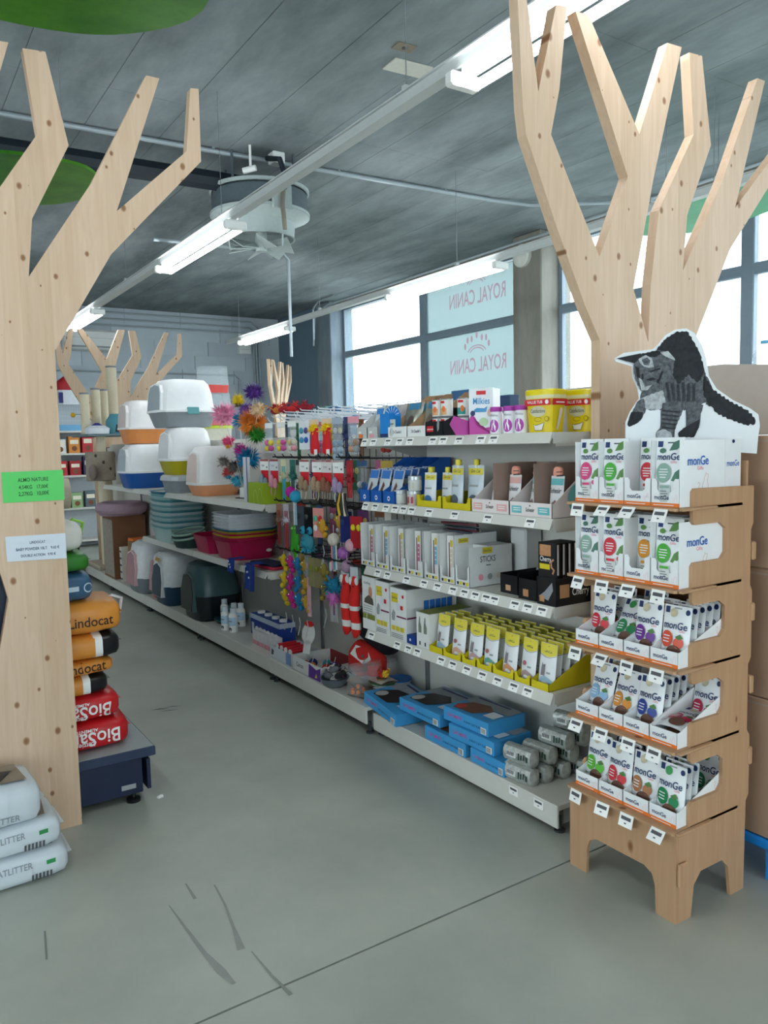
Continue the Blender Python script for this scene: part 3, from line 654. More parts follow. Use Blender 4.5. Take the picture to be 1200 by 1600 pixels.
def pch(t, i, kind, col, dx, dy=0, rz=0, tilt=-.12, k='', roll=0, dz=0):
    w = 'paste' if kind is paste_pouch else 'treat'
    put('treat_pouch', '%s pouch with %s disc, %s %s, %s' % (w, col, k, TRAYN[i], TIER[t]), 'pouch', kind(col), DX+dx, ty(i)+dy, TZ[t]+.004+dz, rz, 'treat pouches on the plywood stand', tilt, roll)
pp, tp = paste_pouch, treat_pouch
for a in ((0, 0, pp, 'pink', .018, 0, 0, -.05, 'alone in'), (0, 1, pp, 'green', .018, 0, .03, -.05, 'alone in'), (0, 2, pp, 'red', .07, -.001, 0, -.04, 'at the back of'), (0, 3, pp, 'sage', .018, 0, .05, -.05, 'alone in'),
          (1, 0, pp, 'sage', .018, 0, 0, -.05, 'alone in'), (1, 1, pp, 'red', .018, 0, .06, -.05, 'in front in'), (1, 1, pp, 'red', .065, -.002, -.03, -.05, 'second row in'), (1, 2, pp, 'orange', .06, 0, 0, -.04, 'set back in'), (1, 3, pp, 'green', .018, -.001, 0, -.05, 'in front in'), (1, 3, pp, 'green', .065, .001, 0, -.05, 'second row in')): pch(*a)
rows = lambda t, i, col, x0, n, st_=.036, tilt=-.14, rz=0: [pch(t, i, tp, col, x0+st_*k, random.uniform(-.001, .001), rz+random.uniform(-.03, .03), tilt, ORD[k]+' row in') for k in range(n)]
rows(2, 0, 'red', .075, 3, .05); rows(2, 1, 'emerald', .06, 1, tilt=-.5); pch(2, 1, tp, 'emerald', .2, 0, 0, -.2, 'at the back of'); rows(2, 2, 'purple', .05, 2, .08); rows(2, 3, 'brick', .05, 6, .036)
rows(3, 0, 'sky', .06, 2, .06, -.28); rows(3, 1, 'amber', .05, 1, tilt=-.35); pch(3, 1, tp, 'amber', .19, 0, 0, -.2, 'at the back of')
rows(3, 2, 'navy', .06, 5, .036, -.18); pch(3, 3, tp, 'crimson', .2, -.002, 0, -.2, 'back of')
for k in range(2): pch(3, 3, tp, 'crimson', .02+.012*k, 0, .05*k, -1.45, ['lying flat in', 'lying on another in'][k], 0, .013+.026*k)
rows(4, 0, 'lime', .05, 3, .05, -.16); rows(4, 1, 'red', .04, 5, .036); rows(4, 2, 'cocoa', .04, 3, .05, -.15); rows(4, 3, 'emerald', .035, 3, .032, -.12); pch(4, 3, tp, 'emerald', .225, 0, 0, -.15, 'at the back of')
# leftover flattened tray on top and the kitten cutout
put('folded_card', 'white folded card panel standing behind the top tier tray', 'card', (lambda b: (b.box(CARD, -.045, .045, 0, .012, 0, .2), b.text(BLUE, 'monGe', 0, .115, .07, front(0), 1.15), b.poly(NAVY, cir(0, .192, .008, .006, 8), front(0)), b)[-1])(B()).mesh('c', False), 2.27, 1.478, TZ[0]+.0005, PI/2+.05)
KP, KA = Vector((2.05, 1.70, 0)), math.radians(-31); KU = Vector((math.cos(KA), math.sin(KA), 0)); KN = Vector((-math.sin(KA), math.cos(KA), 0))
def kx(x, y):
    d = fw+(900+.25*x-600)/F*rt-(480+.25*y-800)/F*up; p = CAM+d*((KP-CAM).dot(KN)/d.dot(KN)); return ((p-KP).dot(KU), p.z)
cut = [(240, 320), (300, 285), (480, 262), (510, 235), (560, 175), (620, 140), (690, 132), (740, 160), (790, 240), (815, 320), (830, 430), (880, 510), (980, 580), (1085, 630), (1140, 670), (1150, 740), (1140, 800), (1130, 915), (980, 905), (310, 840), (310, 720), (340, 650), (395, 570), (385, 510), (355, 440), (350, 370), (300, 355), (248, 340)]
cx0 = kx(640, 840); rel = lambda pts: [(kx(*p)[0]-cx0[0], kx(*p)[1]-cx0[1]) for p in pts]
kb = B(); kb.prism(P('#e6e9ea', .5, .01), rel(cut), 0, .004)
kit = thing('cat_cutout', 'die cut cardboard kitten standing on the plywood display', 'cutout', (KP.x+KU.x*cx0[0], KP.y+KU.y*cx0[0], cx0[1]), KA, me=kb.mesh('cut', False))
def fur(key, c1, c2, sc):
    m = concrete(key, c1, c2, sc, .55, (1, 1, 1), 0); return m
fdk, fmd, flt, fst = fur('fur_dark', '#0d0e12', '#26282d', 60), fur('fur_mid', '#33363a', '#6d7175', 90), fur('fur_light', '#8d9193', '#c4c7c8', 70), fur('fur_stripe', '#191b20', '#3a3d42', 120)
kp = B(); mpk = front(0)
def kpoly(m, pts): kp.poly(m, rel(pts), mpk)
def fringe(pts, amp=7, st=14):
    o = []
    for (x0, y0), (x1, y1) in zip(pts, pts[1:]+pts[:1]):
        L = math.hypot(x1-x0, y1-y0); n = max(1, int(L/st))
        for k in range(n):
            t = k/n; j = amp*(1 if k % 2 else -.4)*random.uniform(.4, 1) if 0 < k else 0
            o.append((x0+(x1-x0)*t+(y1-y0)/L*j, y0+(y1-y0)*t-(x1-x0)/L*j))
    return o
kpoly(fmd, fringe([(505, 262), (560, 200), (620, 158), (690, 150), (735, 215), (775, 300), (800, 400), (830, 470), (870, 560), (845, 620), (790, 600), (690, 640), (540, 640), (430, 640), (400, 560), (440, 480), (500, 380)]))
kpoly(fdk, fringe([(505, 268), (560, 200), (620, 158), (690, 150), (735, 215), (775, 300), (800, 400), (760, 470), (700, 420), (640, 480), (600, 420), (560, 330)]))
kpoly(fdk, fringe([(800, 430), (860, 520), (960, 590), (1060, 640), (1115, 690), (1118, 730), (1060, 735), (960, 700), (880, 660), (845, 620), (800, 560)], 9))
kpoly(flt, fringe([(430, 560), (540, 520), (560, 600), (520, 640), (440, 640), (405, 570)], 5)); kpoly(fmd, fringe([(420, 570), (435, 640), (415, 690), (390, 720), (330, 748), (320, 735), (345, 680), (372, 610), (395, 580)], 4))
kpoly(fdk, fringe([(345, 655), (415, 655), (412, 690), (380, 725), (330, 748), (320, 735), (330, 700)], 4))
kpoly(fmd, fringe([(540, 600), (670, 600), (660, 660), (625, 740), (605, 790), (612, 822), (505, 820), (498, 790), (530, 745), (530, 660)], 4))
kpoly(flt, fringe([(500, 780), (540, 762), (590, 780), (600, 815), (505, 815)], 3)); kpoly(fmd, fringe([(680, 600), (795, 600), (775, 680), (770, 740), (735, 812), (640, 812), (635, 790), (690, 740), (700, 680)], 4))
kpoly(fdk, fringe([(700, 740), (770, 700), (765, 750), (735, 812), (640, 812), (638, 785), (670, 760)], 3))
for k in range(5): kpoly(fst, [(535, 640+26*k), (650-8*k, 652+26*k), (646-8*k, 662+26*k), (535, 652+26*k)])
for k in range(6): kpoly(fst, [(560+34*k, 470+10*(k % 3)), (572+34*k, 470), (590+30*k, 585), (578+30*k, 590)])
kpoly(fmd, fringe([(360, 350), (400, 300), (500, 270), (560, 280), (610, 330), (600, 420), (540, 490), (470, 525), (405, 525), (370, 460), (358, 400)], 5))
kpoly(fdk, [(250, 322), (300, 310), (400, 290), (410, 310), (360, 352), (300, 335)]); kpoly(fdk, fringe([(400, 295), (500, 272), (540, 285), (500, 310), (420, 312)], 4))
kpoly(flt, [(385, 325), (430, 300), (470, 320), (482, 375), (450, 380), (420, 372), (395, 350)]); kpoly(fmd, [(405, 330), (440, 315), (460, 335), (450, 365), (420, 362)])
kpoly(flt, [(520, 285), (570, 275), (610, 320), (615, 335), (580, 320), (545, 305)]); kpoly(fdk, [(365, 370), (390, 380), (395, 450), (378, 440)])
for p in ([(430, 455), (470, 440), (500, 450), (460, 462)], [(405, 420), (415, 415), (418, 450), (406, 452)], [(500, 470), (530, 400), (540, 405), (512, 480)], [(455, 400), (520, 380), (522, 390), (458, 410)]): kpoly(fdk, p)
kpoly(flt, [(385, 440), (405, 455), (420, 500), (470, 485), (440, 520), (402, 522)]); kpoly(P('#e8eaea', .5), [(790, 600), (805, 598), (800, 615), (775, 608)])
kp.obj('kitten_print', kit, smooth=False)
# ---- cartons on a blue pallet beyond the stand
cb = P('#b4937a', .8, .05, 5, bump=.05); cb2 = P('#ad8c73', .8, .05, 5)
for k, (z0, z1, dx, m, nm) in enumerate(((.142, .62, 0, cb, 'bottom'), (.62, 1.06, .004, cb2, 'middle'), (1.06, 1.50, .0, cb, 'top'))):
    b = B(); b.box(m, -.45, .45, 0, .42, 0, z1-z0-.001, b=.004); b.rect(P('#b09a86', .6), -.45, (z1-z0)*.95, .45, (z1-z0)*.965, front(0)); b.rect(BEIGE, -.03, 0, .03, .42, topf(z1-z0-.001))
    put('carton', 'plain brown carton, %s of the stack beside the plywood stand' % nm, 'carton', b.mesh('carton', False), 2.45+dx, 1.40, z0)
pl = thing('blue_pallet', 'bright blue plastic pallet under the brown cartons', 'pallet', (2.44, 1.40, 0)); pb = P('#1c86d8', .45, .04)
B().box(pb, 0, .5, -.45, .45, .105, .14, b=.006).obj('deck', pl, smooth=False)
for y in (-.38, 0, .38): B().box(pb, .01, .49, y-.05, y+.05, 0, .105).obj('runner', pl, smooth=False)
put('grey_carton', 'pale grey torn carton behind the kitten cutout', 'carton', (lambda b: (b.prism(P('#bdb3a9', .8, .04), [(-.38, 0), (.38, 0), (.38, .16), (.3, .17), (.05, .2), (-.1, .24), (-.3, .26), (-.38, .26)], 0, .22), b)[-1])(B()).mesh('g', False), 2.62, 1.45, 1.4995)
cl_ = clear('blister', '#cfe6f2', .35, .08)
for k in range(5):
    b = B(); b.loft(cl_, [(.05, .03, 0), (.045, .028, .04), (.02, .012, .07)], 10, 2.5); b.loft(P('#5aa9d6', .3), [(.021, .013, .07), (.021, .013, .08)], 10, 2.5)
    put('blister_pack', 'clear blue capped pack on the grey torn carton', 'pack', b.mesh('bl'), 2.74+.03*(k % 2), 1.14+.13*k, 1.4995+[.171, .191, .2, .245, .26][k], group='clear packs on the grey torn carton')
# ================================================================ bay with treats, shelf by shelf
G1 = 'treat cartons on the long shelf'; XI = XF+.02
# ---- top shelf
z = SHZ[0]
def lowblue(c2):
    def f(b, mp): b.rect(c2, -.03, .004, .012, .022, mp); b.rect(WHITE, -.03, .026, -.005, .036, mp)
    return f
for k, (pl_, pr_, c2, nm) in enumerate(((557, 574, ORANGE, 'orange'), (574, 591, PINK, 'pink'))):
    Yc, w = sp(pl_, pr_, 680, XI); put('snack_tray', 'grey card tray with blue and %s front on the top shelf' % nm, 'tray', panel_tray(w-.004, .2, .055, .17, P('#c9c9c6', .6), fdec=lowblue(c2)).mesh('t', False), XI, Yc, z)
    BLUE2 = P('#2b83cc', .45, .04)
    b = B(); mp = pouch_body(b, P('#cfd9dd', .3), w-.02, .16, .02); b.rect(BLUE2, -.03, .12, .03, .15, mp, 3); put('snack_bag', 'pale blue snack bag in the tray with %s front' % nm, 'bag', b.mesh('p'), XI+.09, Yc, z+.004, 0, None, -.2)
Yc, w = sp(591, 612, 680, XI); b = B(); bl2 = P('#1b86d6', .45, .03)
b.box(bl2, -w/2, w/2, 0, .1, 0, .17); b.rect(NAVY, -w/2, 0, w/2, .03, front(0)); b.prism(bl2, [(-w*.5, .15)]+[(.02+.1*math.cos(t), .15+.075*math.sin(t)) for t in [PI-PI*i/12 for i in range(13)]], .05, .053)
for k in range(7):
    a = PI*(.1+.8*k/6); b.poly(WHITE, [(.02+.03*math.cos(a), .15+.025*math.sin(a)), (.02+.095*math.cos(a-.05), .15+.07*math.sin(a-.05)), (.02+.095*math.cos(a+.05), .15+.07*math.sin(a+.05))], front(.05))
put('snack_box', 'bright blue box with a white sunburst header', 'box', b.mesh('s', False), XI, Yc, z, s=.68)
b = B(); mp = pouch_body(b, P('#c7cfca', .3, .08, 50), .075, .14, .03); b.rect(RED, -.03, .035, -.015, .055, mp); b.rect(ORANGE, -.037, .0, -.02, .03, mp); b.text(INK, 'Snack', .0, .1, .05, mp)
put('snack_bag', 'grey and orange snack bag before the sunburst box', 'bag', b.mesh('p'), XI+.005, sp(604, 620, 660, XI)[0], z, s=.62)
def drc(b, mp): b.text(INK, "Dr.Clauder's", 0, .02, .07, mp, 1.4)
for k, (pl_, pr_) in enumerate(((607, 636), (637, 665))):
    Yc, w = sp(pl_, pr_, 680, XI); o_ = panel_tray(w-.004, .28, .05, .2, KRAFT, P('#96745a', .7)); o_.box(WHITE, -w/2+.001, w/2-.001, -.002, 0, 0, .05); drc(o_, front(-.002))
    put('kraft_tray', ('tall kraft tray with white front beside the sunburst box', 'tall kraft tray with white front beside the tins')[k], 'tray', o_.mesh('t', False), XI, Yc, z)
    for j in range(2):
        b = B(); mp = pouch_body(b, P('#a9a99a', .2, .25, 30, metal=.5), w-.016, .165, .03); b.rect(P('#2f7ea6', .4), -.045, .13, .045, .16, mp, 3); b.poly(P('#5a4a3a', .4, .2), cir(0, .07, .025, .03, 10), mp)
        put('foil_pouch', 'shiny foil pouch with blue top, %s row of the %s kraft tray' % (ORD[j], ORD[k]), 'pouch', b.mesh('p'), XI+.07+.07*j, Yc, z+.004, 0, None, -.25)
# tins in the black tray
Yc, w = sp(665, 692, 680, XI)
def blk_(b, mp): b.rect(RED, -w*.42, .02, -.005, .045, mp); b.text(WHITE, 'animonda', -w*.22, .028, w*.36, mp); b.poly(GREY, [(w*.2, .02), (w*.3, .03), (w*.32, .06), (w*.25, .085), (w*.18, .05)], mp)
put('tin_tray', 'black card tray with red badge holding white tins', 'tray', panel_tray(w, .19, .065, .13, BLACK, fdec=blk_).mesh('t', False), XI, Yc, z)
def tin(c, c2):
    def mk():
        b = B(); b.lathe(SILV, [(.035, 0), (.037, .004), (.036, .006)], 18); b.lathe(c, [(.036, .006), (.036, .098)], 18); b.lathe(SILV, [(.036, .098), (.037, .1), (.035, .104), (.033, .102), (0, .101)], 18)
        m = lambda x, z_, e: ((.036+e)*math.sin(x/.036), -(.036+e)*math.cos(x/.036), z_)
        b.rect(c2, -.03, .012, .03, .05, m, 6); b.rect(RED, -.018, .078, .018, .092, m, 4); b.poly(ORANGE, cir(.012, .045, .012, .018, 10), m); b.rect(INK, -.04, .03, -.034, .07, m); return b.mesh('tin')
    return cached(('tin', c, c2), mk)
for j in range(2):
    for i in range(2): put('food_tin', 'white and orange food tin, %s of the %s column in the black tray' % (('lower', 'upper')[j], ORD[i]), 'tin', tin(P('#e9e6e0', .3, .03), P('#e2a873', .4)), XI+.05, Yc+.032-.062*i, z+.0045+.079*j, 0, 'tins in the black tray', s=.75)
Yc, w = sp(702, 720, 680, XI)
for j in range(2): put('food_tin', 'white and teal food tin, %s of the pair by the white box' % ('lower', 'upper')[j], 'tin', tin(P('#efeeea', .3, .03), P('#2f9a94', .4)), XI+.05, Yc, z+.08*j, .3, 'teal tins', s=.76)
# white box with magenta foot
b = B(); b.box(P('#e9ecef', .45), -.058, .058, 0, .11, 0, .215); f0 = front(0); b.poly(MAG, [(-.058, 0), (.058, 0), (.058, .055), (.04, .035), (.0, .028), (-.025, .045), (-.032, .085), (-.05, .09), (-.058, .075)], f0)
b.rect(RED, -.022, .185, .024, .203, f0); b.text(P('#3a8fc4', .4), 'Milkies', .002, .142, .08, f0, 1.4); b.poly(P('#3a8fc4', .4), [(-.03, .105), (.025, .105), (.03, .13), (.015, .122), (-.02, .125), (-.035, .115)], f0)
b.poly(NAVY, cir(-.04, .1, .012, .013, 12), f0); b.poly(P('#b9d3a8', .4), cir(.012, .06, .022, .02, 12), f0); b.poly(P('#e3b9a5', .4), cir(.042, .1, .012, .018, 10), f0)
for k in range(9): b.rect(GREY, -.1, .075+.014*k, -.012, .079+.014*k, left(-.058))
b.poly(P('#a8368a', .5), [(-.11, 0), (0, 0), (0, .09), (-.03, .07), (-.11, .05)], left(-.058))
yb_, wb_ = sp(729, 764, 680, XI)
mo = put('milk_box', 'white milk carton box with blue script and magenta foot', 'box', b.mesh('m', False), XI+.02, yb_, z, .55, s=.88)
B().prism(P('#b43c94', .5), [(0, 0), (.07, .0), (.10, .05), (.08, .09), (0, .06)], -.002, .002, T(-.058, .02, .002, rz=PI+.5)).obj('open_flap', mo, smooth=False)
def bottle(c):
    b = B(); b.lathe(P('#eeedf0', .3), [(.030, 0), (.033, .004), (.033, .1), (.029, .115)], 20); b.lathe(c, [(.031, .113), (.032, .115), (.032, .133), (.028, .137), (0, .138)], 20)
    m = lambda x, z_, e: ((.033+e)*math.sin(x/.033), -(.033+e)*math.cos(x/.033), z_)
    b.poly(c, cir(0, .042, .026, .032, 18), m); b.poly(WHITE, [(-.012, .02), (.01, .018), (.012, .04), (.0, .06), (-.01, .045)], m); b.text(GREY, 'Whiskas', 0, .09, .045, m, 1.2); return b.mesh('bottle')
bt = bottle(P('#b13ba6', .4, .03))
for k, px in enumerate((776, 797, 815)): put('milk_bottle', 'white round tub with magenta lid, %s from the white milk box' % ORD[k], 'tub', bt, XI+.04, at(px, 670, X=XI+.04).y, z, .35, 'white tubs with magenta lids', s=.8)
def tubm():
    b = B(); ym = P('#e3c80f', .35, .03); b.loft(ym, [(.068, .05, 0), (.078, .058, .152)], 24, 5); b.loft(P('#e9e0b0', .3), [(.08, .06, .152), (.082, .062, .157), (.082, .062, .172)], 24, 5); b.loft(P('#ecd400', .35), [(.083, .063, .168), (.083, .063, .188), (.078, .058, .193)], 24, 5)
    for c_, w0 in (('f', 0), ('r', 0)):
        pass
    mf = lambda x, z_, e: (x, -(.0505+.008*z_/.152)-e, z_); mr = lambda x, z_, e: (.0685+.01*z_/.152+e, x, z_)
    b.rect(RED, -.072, .122, .072, .149, mf); b.rect(RED, -.052, .122, .052, .149, mr); b.text(WHITE, 'VALUE TUB', -.015, .131, .085, mf, 1.1); b.poly(WHITE, cir(.052, .136, .01, .01, 10), mf)
    b.poly(P('#cfc9a8', .4), cir(0, .095, .045, .024, 18), mf); b.text(DK, 'Catisfactions', 0, .09, .08, mf, 1.5)
    b.poly(P('#a08c10', .4), cir(.048, .062, .012, .012, 12), mf); b.poly(ym, cir(.048, .062, .009, .009, 10), mf); b.stroke(P('#8a7a10', .4), cir(.0, .06, .02, .009, 12), .002, mf)
    b.poly(P('#e9e6da', .4), [(-.02, .012), (.02, .012), (.028, .03), (.034, .046), (.018, .04), (-.012, .034), (-.026, .038), (-.022, .024)], mf); b.stroke(DK, [(-.02, .012), (.02, .012), (.028, .03), (.034, .046), (.018, .04), (-.012, .034), (-.026, .038), (-.022, .024), (-.02, .012)], .002, mf)
    b.poly(P('#e6d9d0', .4), [(-.02, .015), (-.008, .012), (.02, .1), (.014, .11), (0, .108)], mr); b.rect(WHITE, -.03, .131, .03, .137, mr); return b.mesh('tub')
tb = tubm()
for k, (px, lb) in enumerate(((853, 'yellow plastic treat tub with red band beside the magenta lids'), (917, 'yellow plastic treat tub with red band against the tree trunk'))): put('treat_tub', lb, 'tub', tb, XI+.075+.16*k, at(px, 670, X=XI+.075+.16*k).y if k == 0 else 2.135, z, .12, s=.84)
# things leaning at the back of the top shelf
def slab(nm, lb, cat, m, w, h, d, X, Y, zz, rz=0, tilt=0, g=None): return put(nm, lb, cat, B().box(m, -w/2, w/2, 0, d, 0, h, b=min(d, h)*.08).mesh(nm, False), X, Y, zz, rz, g, tilt)
slab('kraft_box', 'kraft box standing behind the tins', 'box', P('#b8977a', .7), .3, .205, .05, XI+.29, at(700, 640, X=XI+.29).y, z); slab('blue_folder', 'blue card box leaning behind the teal tins', 'box', P('#3d6e9c', .5), .22, .215, .02, XI+.262, at(724, 640, X=XI+.262).y-.02, z)
slab('dark_box', 'dark blue box behind the white tubs', 'box', P('#34507a', .5), .12, .17, .06, XI+.22, at(781, 650, X=XI+.22).y, z); slab('grey_box', 'pale grey box behind the yellow tubs', 'box', P('#b9b6ae', .6), .22, .18, .05, XI+.32, at(895, 660, X=XI+.32).y, z)
# ---- second shelf
z = SHZ[1]
for k, (pl_, pr_) in enumerate(((562, 578), (579, 597), (598, 617))):
    Yc, w = sp(pl_, pr_, 780, XI); bl = P('#1c5fb4', .45, .03)
    def fd(b, mp): b.poly(WHITE, cir(0, .025, .012, .012, 14), mp); b.poly(bl, cir(0, .025, .008, .005, 10), mp)
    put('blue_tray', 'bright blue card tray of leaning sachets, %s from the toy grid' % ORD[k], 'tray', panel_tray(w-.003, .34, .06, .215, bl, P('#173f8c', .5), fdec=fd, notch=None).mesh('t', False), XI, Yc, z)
    def sach():
        b = B(); mp = pouch_body(b, P('#ccd2d6', .35, .05), w-.014, .16, .012); b.rect(P('#2a74c4', .4), -.05+.012, .115, .038, .157, mp, 3); b.poly(P('#6b4438', .5, .1), [(-.03, .03), (-.01, .02), (.012, .08), (-.005, .1)], mp); return b.mesh('p')
    for j in range(6): put('cat_sachet', 'silver sachet with blue top, %s row of the %s blue tray' % (ORD[j], ORD[k]), 'sachet', cached(('sach', k), sach), XI+.03+.042*j, Yc, z+.004+.003*j, 0, 'sachets in the blue trays', -.25)
def jar(c, band):
    b = B(); b.lathe(c, [(.03, 0), (.032, .004), (.032, .045), (.03, .05)], 18); b.lathe(P('#cfd4d6', .2, metal=.3), [(.033, .05), (.033, .066), (.03, .068), (0, .068)], 18); m = lambda x, z_, e: ((.032+e)*math.sin(x/.032), -(.032+e)*math.cos(x/.032), z_)
    for i in range(3): b.rect(band, -.025+.02*i, .01, -.013+.02*i, .04, m, 2)
    return b.mesh('jar')
j1_, j2_ = jar(P('#dadad6', .4), P('#cfcdbb', .5)), jar(P('#d8c9c6', .4), P('#b04a52', .5))
for px, zz, jm, lb in ((626, 0, j1_, 'plain white jar beside the blue trays'), (647, 0, j2_, 'white jar with red stripes below another jar'), (649, .0685, j1_, 'white jar standing on the red striped jar')): put('paste_jar', lb, 'jar', jm, XI+.04, at(px, 785, X=XI+.04).y, z+zz)
def spout(c, cap, foot, hh=.15, ww=.075):
    b = B(); mp = pouch_body(b, c, ww, hh, .028); b.lathe(cap, [(.011, 0), (.013, .003), (.013, .022), (.011, .025), (0, .025)], 10, T(0, 0, hh)); b.lathe(P('#dddddd', .3), [(.008, -.012), (.008, .002)], 8, T(0, 0, hh)); b.rect(cap, -ww*.46, hh*.78, ww*.46, hh*.93, mp, 4); b.text(INK, 'Gim Cat', 0, hh*.83, ww*.6, mp, 1.2); b.poly(foot, cir(0, hh*.2, ww*.3, hh*.12, 12), mp); b.rect(GREY, -ww*.3, hh*.5, ww*.25, hh*.55, mp, 3); return b.mesh('pouch')
YC = P('#e6d54a', .4, .04); s1 = spout(P('#d9dee2', .28, .06, 30), YC, P('#3f6da0', .4), .15); s2 = spout(P('#c9d3da', .2, .12, 25), YC, P('#5b6670', .4), .185, .09)
def yfront(b, mp): pass
for k, (pl_, pr_, me_, n_) in enumerate(((651, 690, s1, 2), (691, 736, s2, 3))):
    Yc, w = sp(pl_, pr_, 795, XI); put('yellow_tray', ('narrow yellow card tray of capped pouches beside the jars', 'wider yellow card tray of capped pouches beside the pink tray')[k], 'tray', panel_tray(w-.003, .16, .05, .07, P('#d6c41c', .5, .04), notch=(.03, .018, .055)).mesh('t', False), XI, Yc, z)
    for j in range(n_+1): put('spout_pouch', 'silver pouch with yellow cap, %s in the %s yellow tray' % (ORD[j], ('narrow', 'wide')[k]), 'pouch', me_, XI+.04+.035*(j % 2)+.02*(j//2), Yc+w*.24-(w*.42)*(j % 2)+(.0 if j < 2 else .02), z+.004, random.uniform(-.15, .15), 'capped pouches in the yellow trays', -.06)
for k, (pl_, pr_, c, nm) in enumerate(((737, 796, '#e6b3ad', 'pink'), (796, 863, '#6fbcc0', 'teal'))):
    Yc, w = sp(pl_, pr_, 815, XI); cm = P(c, .5, .03)
    def fd(b, mp, cm=cm, w=w): b.rect(cm, -w*.44, .012, -w*.2, .04, mp); b.rect(cm, w*.18, .012, w*.44, .04, mp); b.text(INK, 'Schesir', 0, .02, w*.2, mp, 1.3); b.poly(INK, [(-.005, .04), (.005, .04), (0, .048)], mp); [b.rect(WHITE, s_*w*.31-.02, .022+.008*i, s_*w*.31+.02, .025+.008*i, mp) for s_ in (-1, 1) for i in range(2)]
    def rd(b, mp, cm=cm): b.poly(cm, cir(.13, .07, .05, .055, 18), mp); b.text(INK, 'Schesir', .17, .15, .1, mp, 1.3); b.rect(INK, .02, .17, .05, .173, mp); b.rect(INK, .02, .155, .055, .16, mp)
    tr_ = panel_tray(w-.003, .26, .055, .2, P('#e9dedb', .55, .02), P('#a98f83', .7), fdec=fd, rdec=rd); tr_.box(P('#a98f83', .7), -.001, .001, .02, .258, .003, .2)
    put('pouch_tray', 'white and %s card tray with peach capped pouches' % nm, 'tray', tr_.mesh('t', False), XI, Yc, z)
    sm = spout(P('#e4e2e2', .3, .04, 30), cm, P('#9b8a8a', .5), .145, .07)
    def spm(cm=cm):
        b = B(); mp = pouch_body(b, P('#e6e3e3', .3, .04, 30), .068, .15, .03); b.rect(cm, -.032, .115, .032, .14, mp, 4); b.text(INK, 'Schesir', 0, .085, .055, mp, 1.4); b.poly(P('#9a7a78', .5, .1), [(-.015, .02), (.018, .015), (.02, .04), (.008, .06), (-.01, .045)], mp); b.loft(P('#eba08b', .4), [(.02, .012, .15), (.022, .013, .16), (.02, .012, .178), (.012, .008, .184)], 12, 3); return b.mesh('pouch')
    for j in range(2): put('spout_pouch', 'white pouch with peach cap, %s half of the %s tray' % (('tree', 'toy')[1-j], nm), 'pouch', spm(), XI+.075, Yc+w*(.25-.5*j), z+.004, (-.9 if (j == 0 and k == 0) else -.35*(1-j)), None, -.1)
# ---- third shelf: stick trays
z = SHZ[2]; stw = P('#dedfdd', .55, .03); YL = P('#d9c52a', .45, .04); STK = P('#6b2a2c', .5, .1)
def stick_pack(c):
    def mk():
        b = B(); b.box(P('#e8e6e4', .35), -.026, .026, -.002, .002, 0, .2); f = front(-.002); b.poly(STK, [(-.012, .01), (-.002, .01), (-.004, .17), (-.012, .17)], f); b.rect(YL, .0, .15, .02, .18, f); b.rect(c, .0, .06, .02, .14, f)
        for i in range(3): b.rect(WHITE, .003, .12-.02*i, .017, .124-.02*i, f)
        return b.mesh('stick')
    return cached(('stick', c), mk)
def stf(w):
    def f(b, mp):
        for s_ in (-.3, .12): b.poly(BLACK, [(s_*w-.008, .02), (s_*w+.008, .02), (s_*w+.005, .008), (s_*w-.005, .008)], mp); b.rect(YL, s_*w+.012, .008, s_*w+.03, .022, mp)
    return f
def strs(b, mp): b.rect(YL, .02, .18, .075, .2, mp); b.text(INK, 'GimCat', .047, .186, .04, mp); b.text(INK, 'LS', .16, .14, .03, mp); b.rect(YL, .03, .03, .08, .05, mp)
for k, (pl_, pr_, py) in enumerate(((564, 586, 870), (587, 608, 875), (609, 634, 880), (635, 661, 888), (663, 686, 895), (687, 711, 900))):
    Yc, w = sp(pl_, pr_, py, XI); put('stick_tray', 'white card tray of wrapped meat sticks, %s from the toy grid' % ORD[k], 'tray', panel_tray(w-.002, .24, .045, .215, stw, P('#b4b6b8', .6), notch=(.03, .012, .075), flat=True, fdec=stf(w), rdec=strs).mesh('t', False), XI, Yc, z, 0, 'stick trays')
    for j in range(3): put('meat_stick', 'wrapped meat stick with yellow label, %s in the %s stick tray' % (ORD[j], ORD[k]), 'stick', stick_pack([P('#c8718a', .4), P('#7fb5cf', .4), P('#d8d0b8', .4)][(k+j) % 3]), XI+.03+.04*j, Yc+(.012-.024*(j % 2)), z+.006, .1*(j-1), 'meat sticks', -.04, .06*(j-1))
for k in range(5): put('stick_pack', 'flat dark wrapped stick lying across the stick trays, %s up' % ORD[k], 'stick', B().loft(P(['#4a4f57', '#6d2f33', '#39434d'][k % 3], .4, .1), [(.11, .018, 0), (.112, .019, .004), (.11, .018, .008)], 8, 3).mesh('s'), XI+.10+.02*(k % 2), sp(665, 710, 850, XI)[0]-.015*(k % 3), z+.2155+.0085*k, .06*k-.1)
Yc, w = sp(711, 734, 905, XI)
def stk2(b, mp): b.rect(YL, .07, .14, .125, .166, mp); b.text(INK, 'GimCat', .097, .148, .045, mp); b.text(INK, 'STICKS', .1, .105, .085, mp, 1.3); b.rect(INK, .09, .088, .115, .092, mp); [b.poly(c_, cir(.06+.05*i, .04, .014, .014, 8), mp) for i, c_ in enumerate((PINK, GREY, P('#d8c9b0', .5)))]
put('sticks_box', 'white carton printed with dark capital letters beside the meat stick trays', 'carton', (lambda b: (b.box(stw, -w/2+.002, w/2-.002, .1, .24, .001, .17), b)[-1])(panel_tray(w-.002, .24, .045, .17, stw, notch=(.03, .008, .09), flat=True, fdec=stf(w), rdec=stk2)).mesh('t', False), XI, Yc, z)
slab('white_carton', 'tall white carton behind the lettered sticks carton', 'carton', stw, .1, .235, .1, XI+.262, Yc-.06, z)
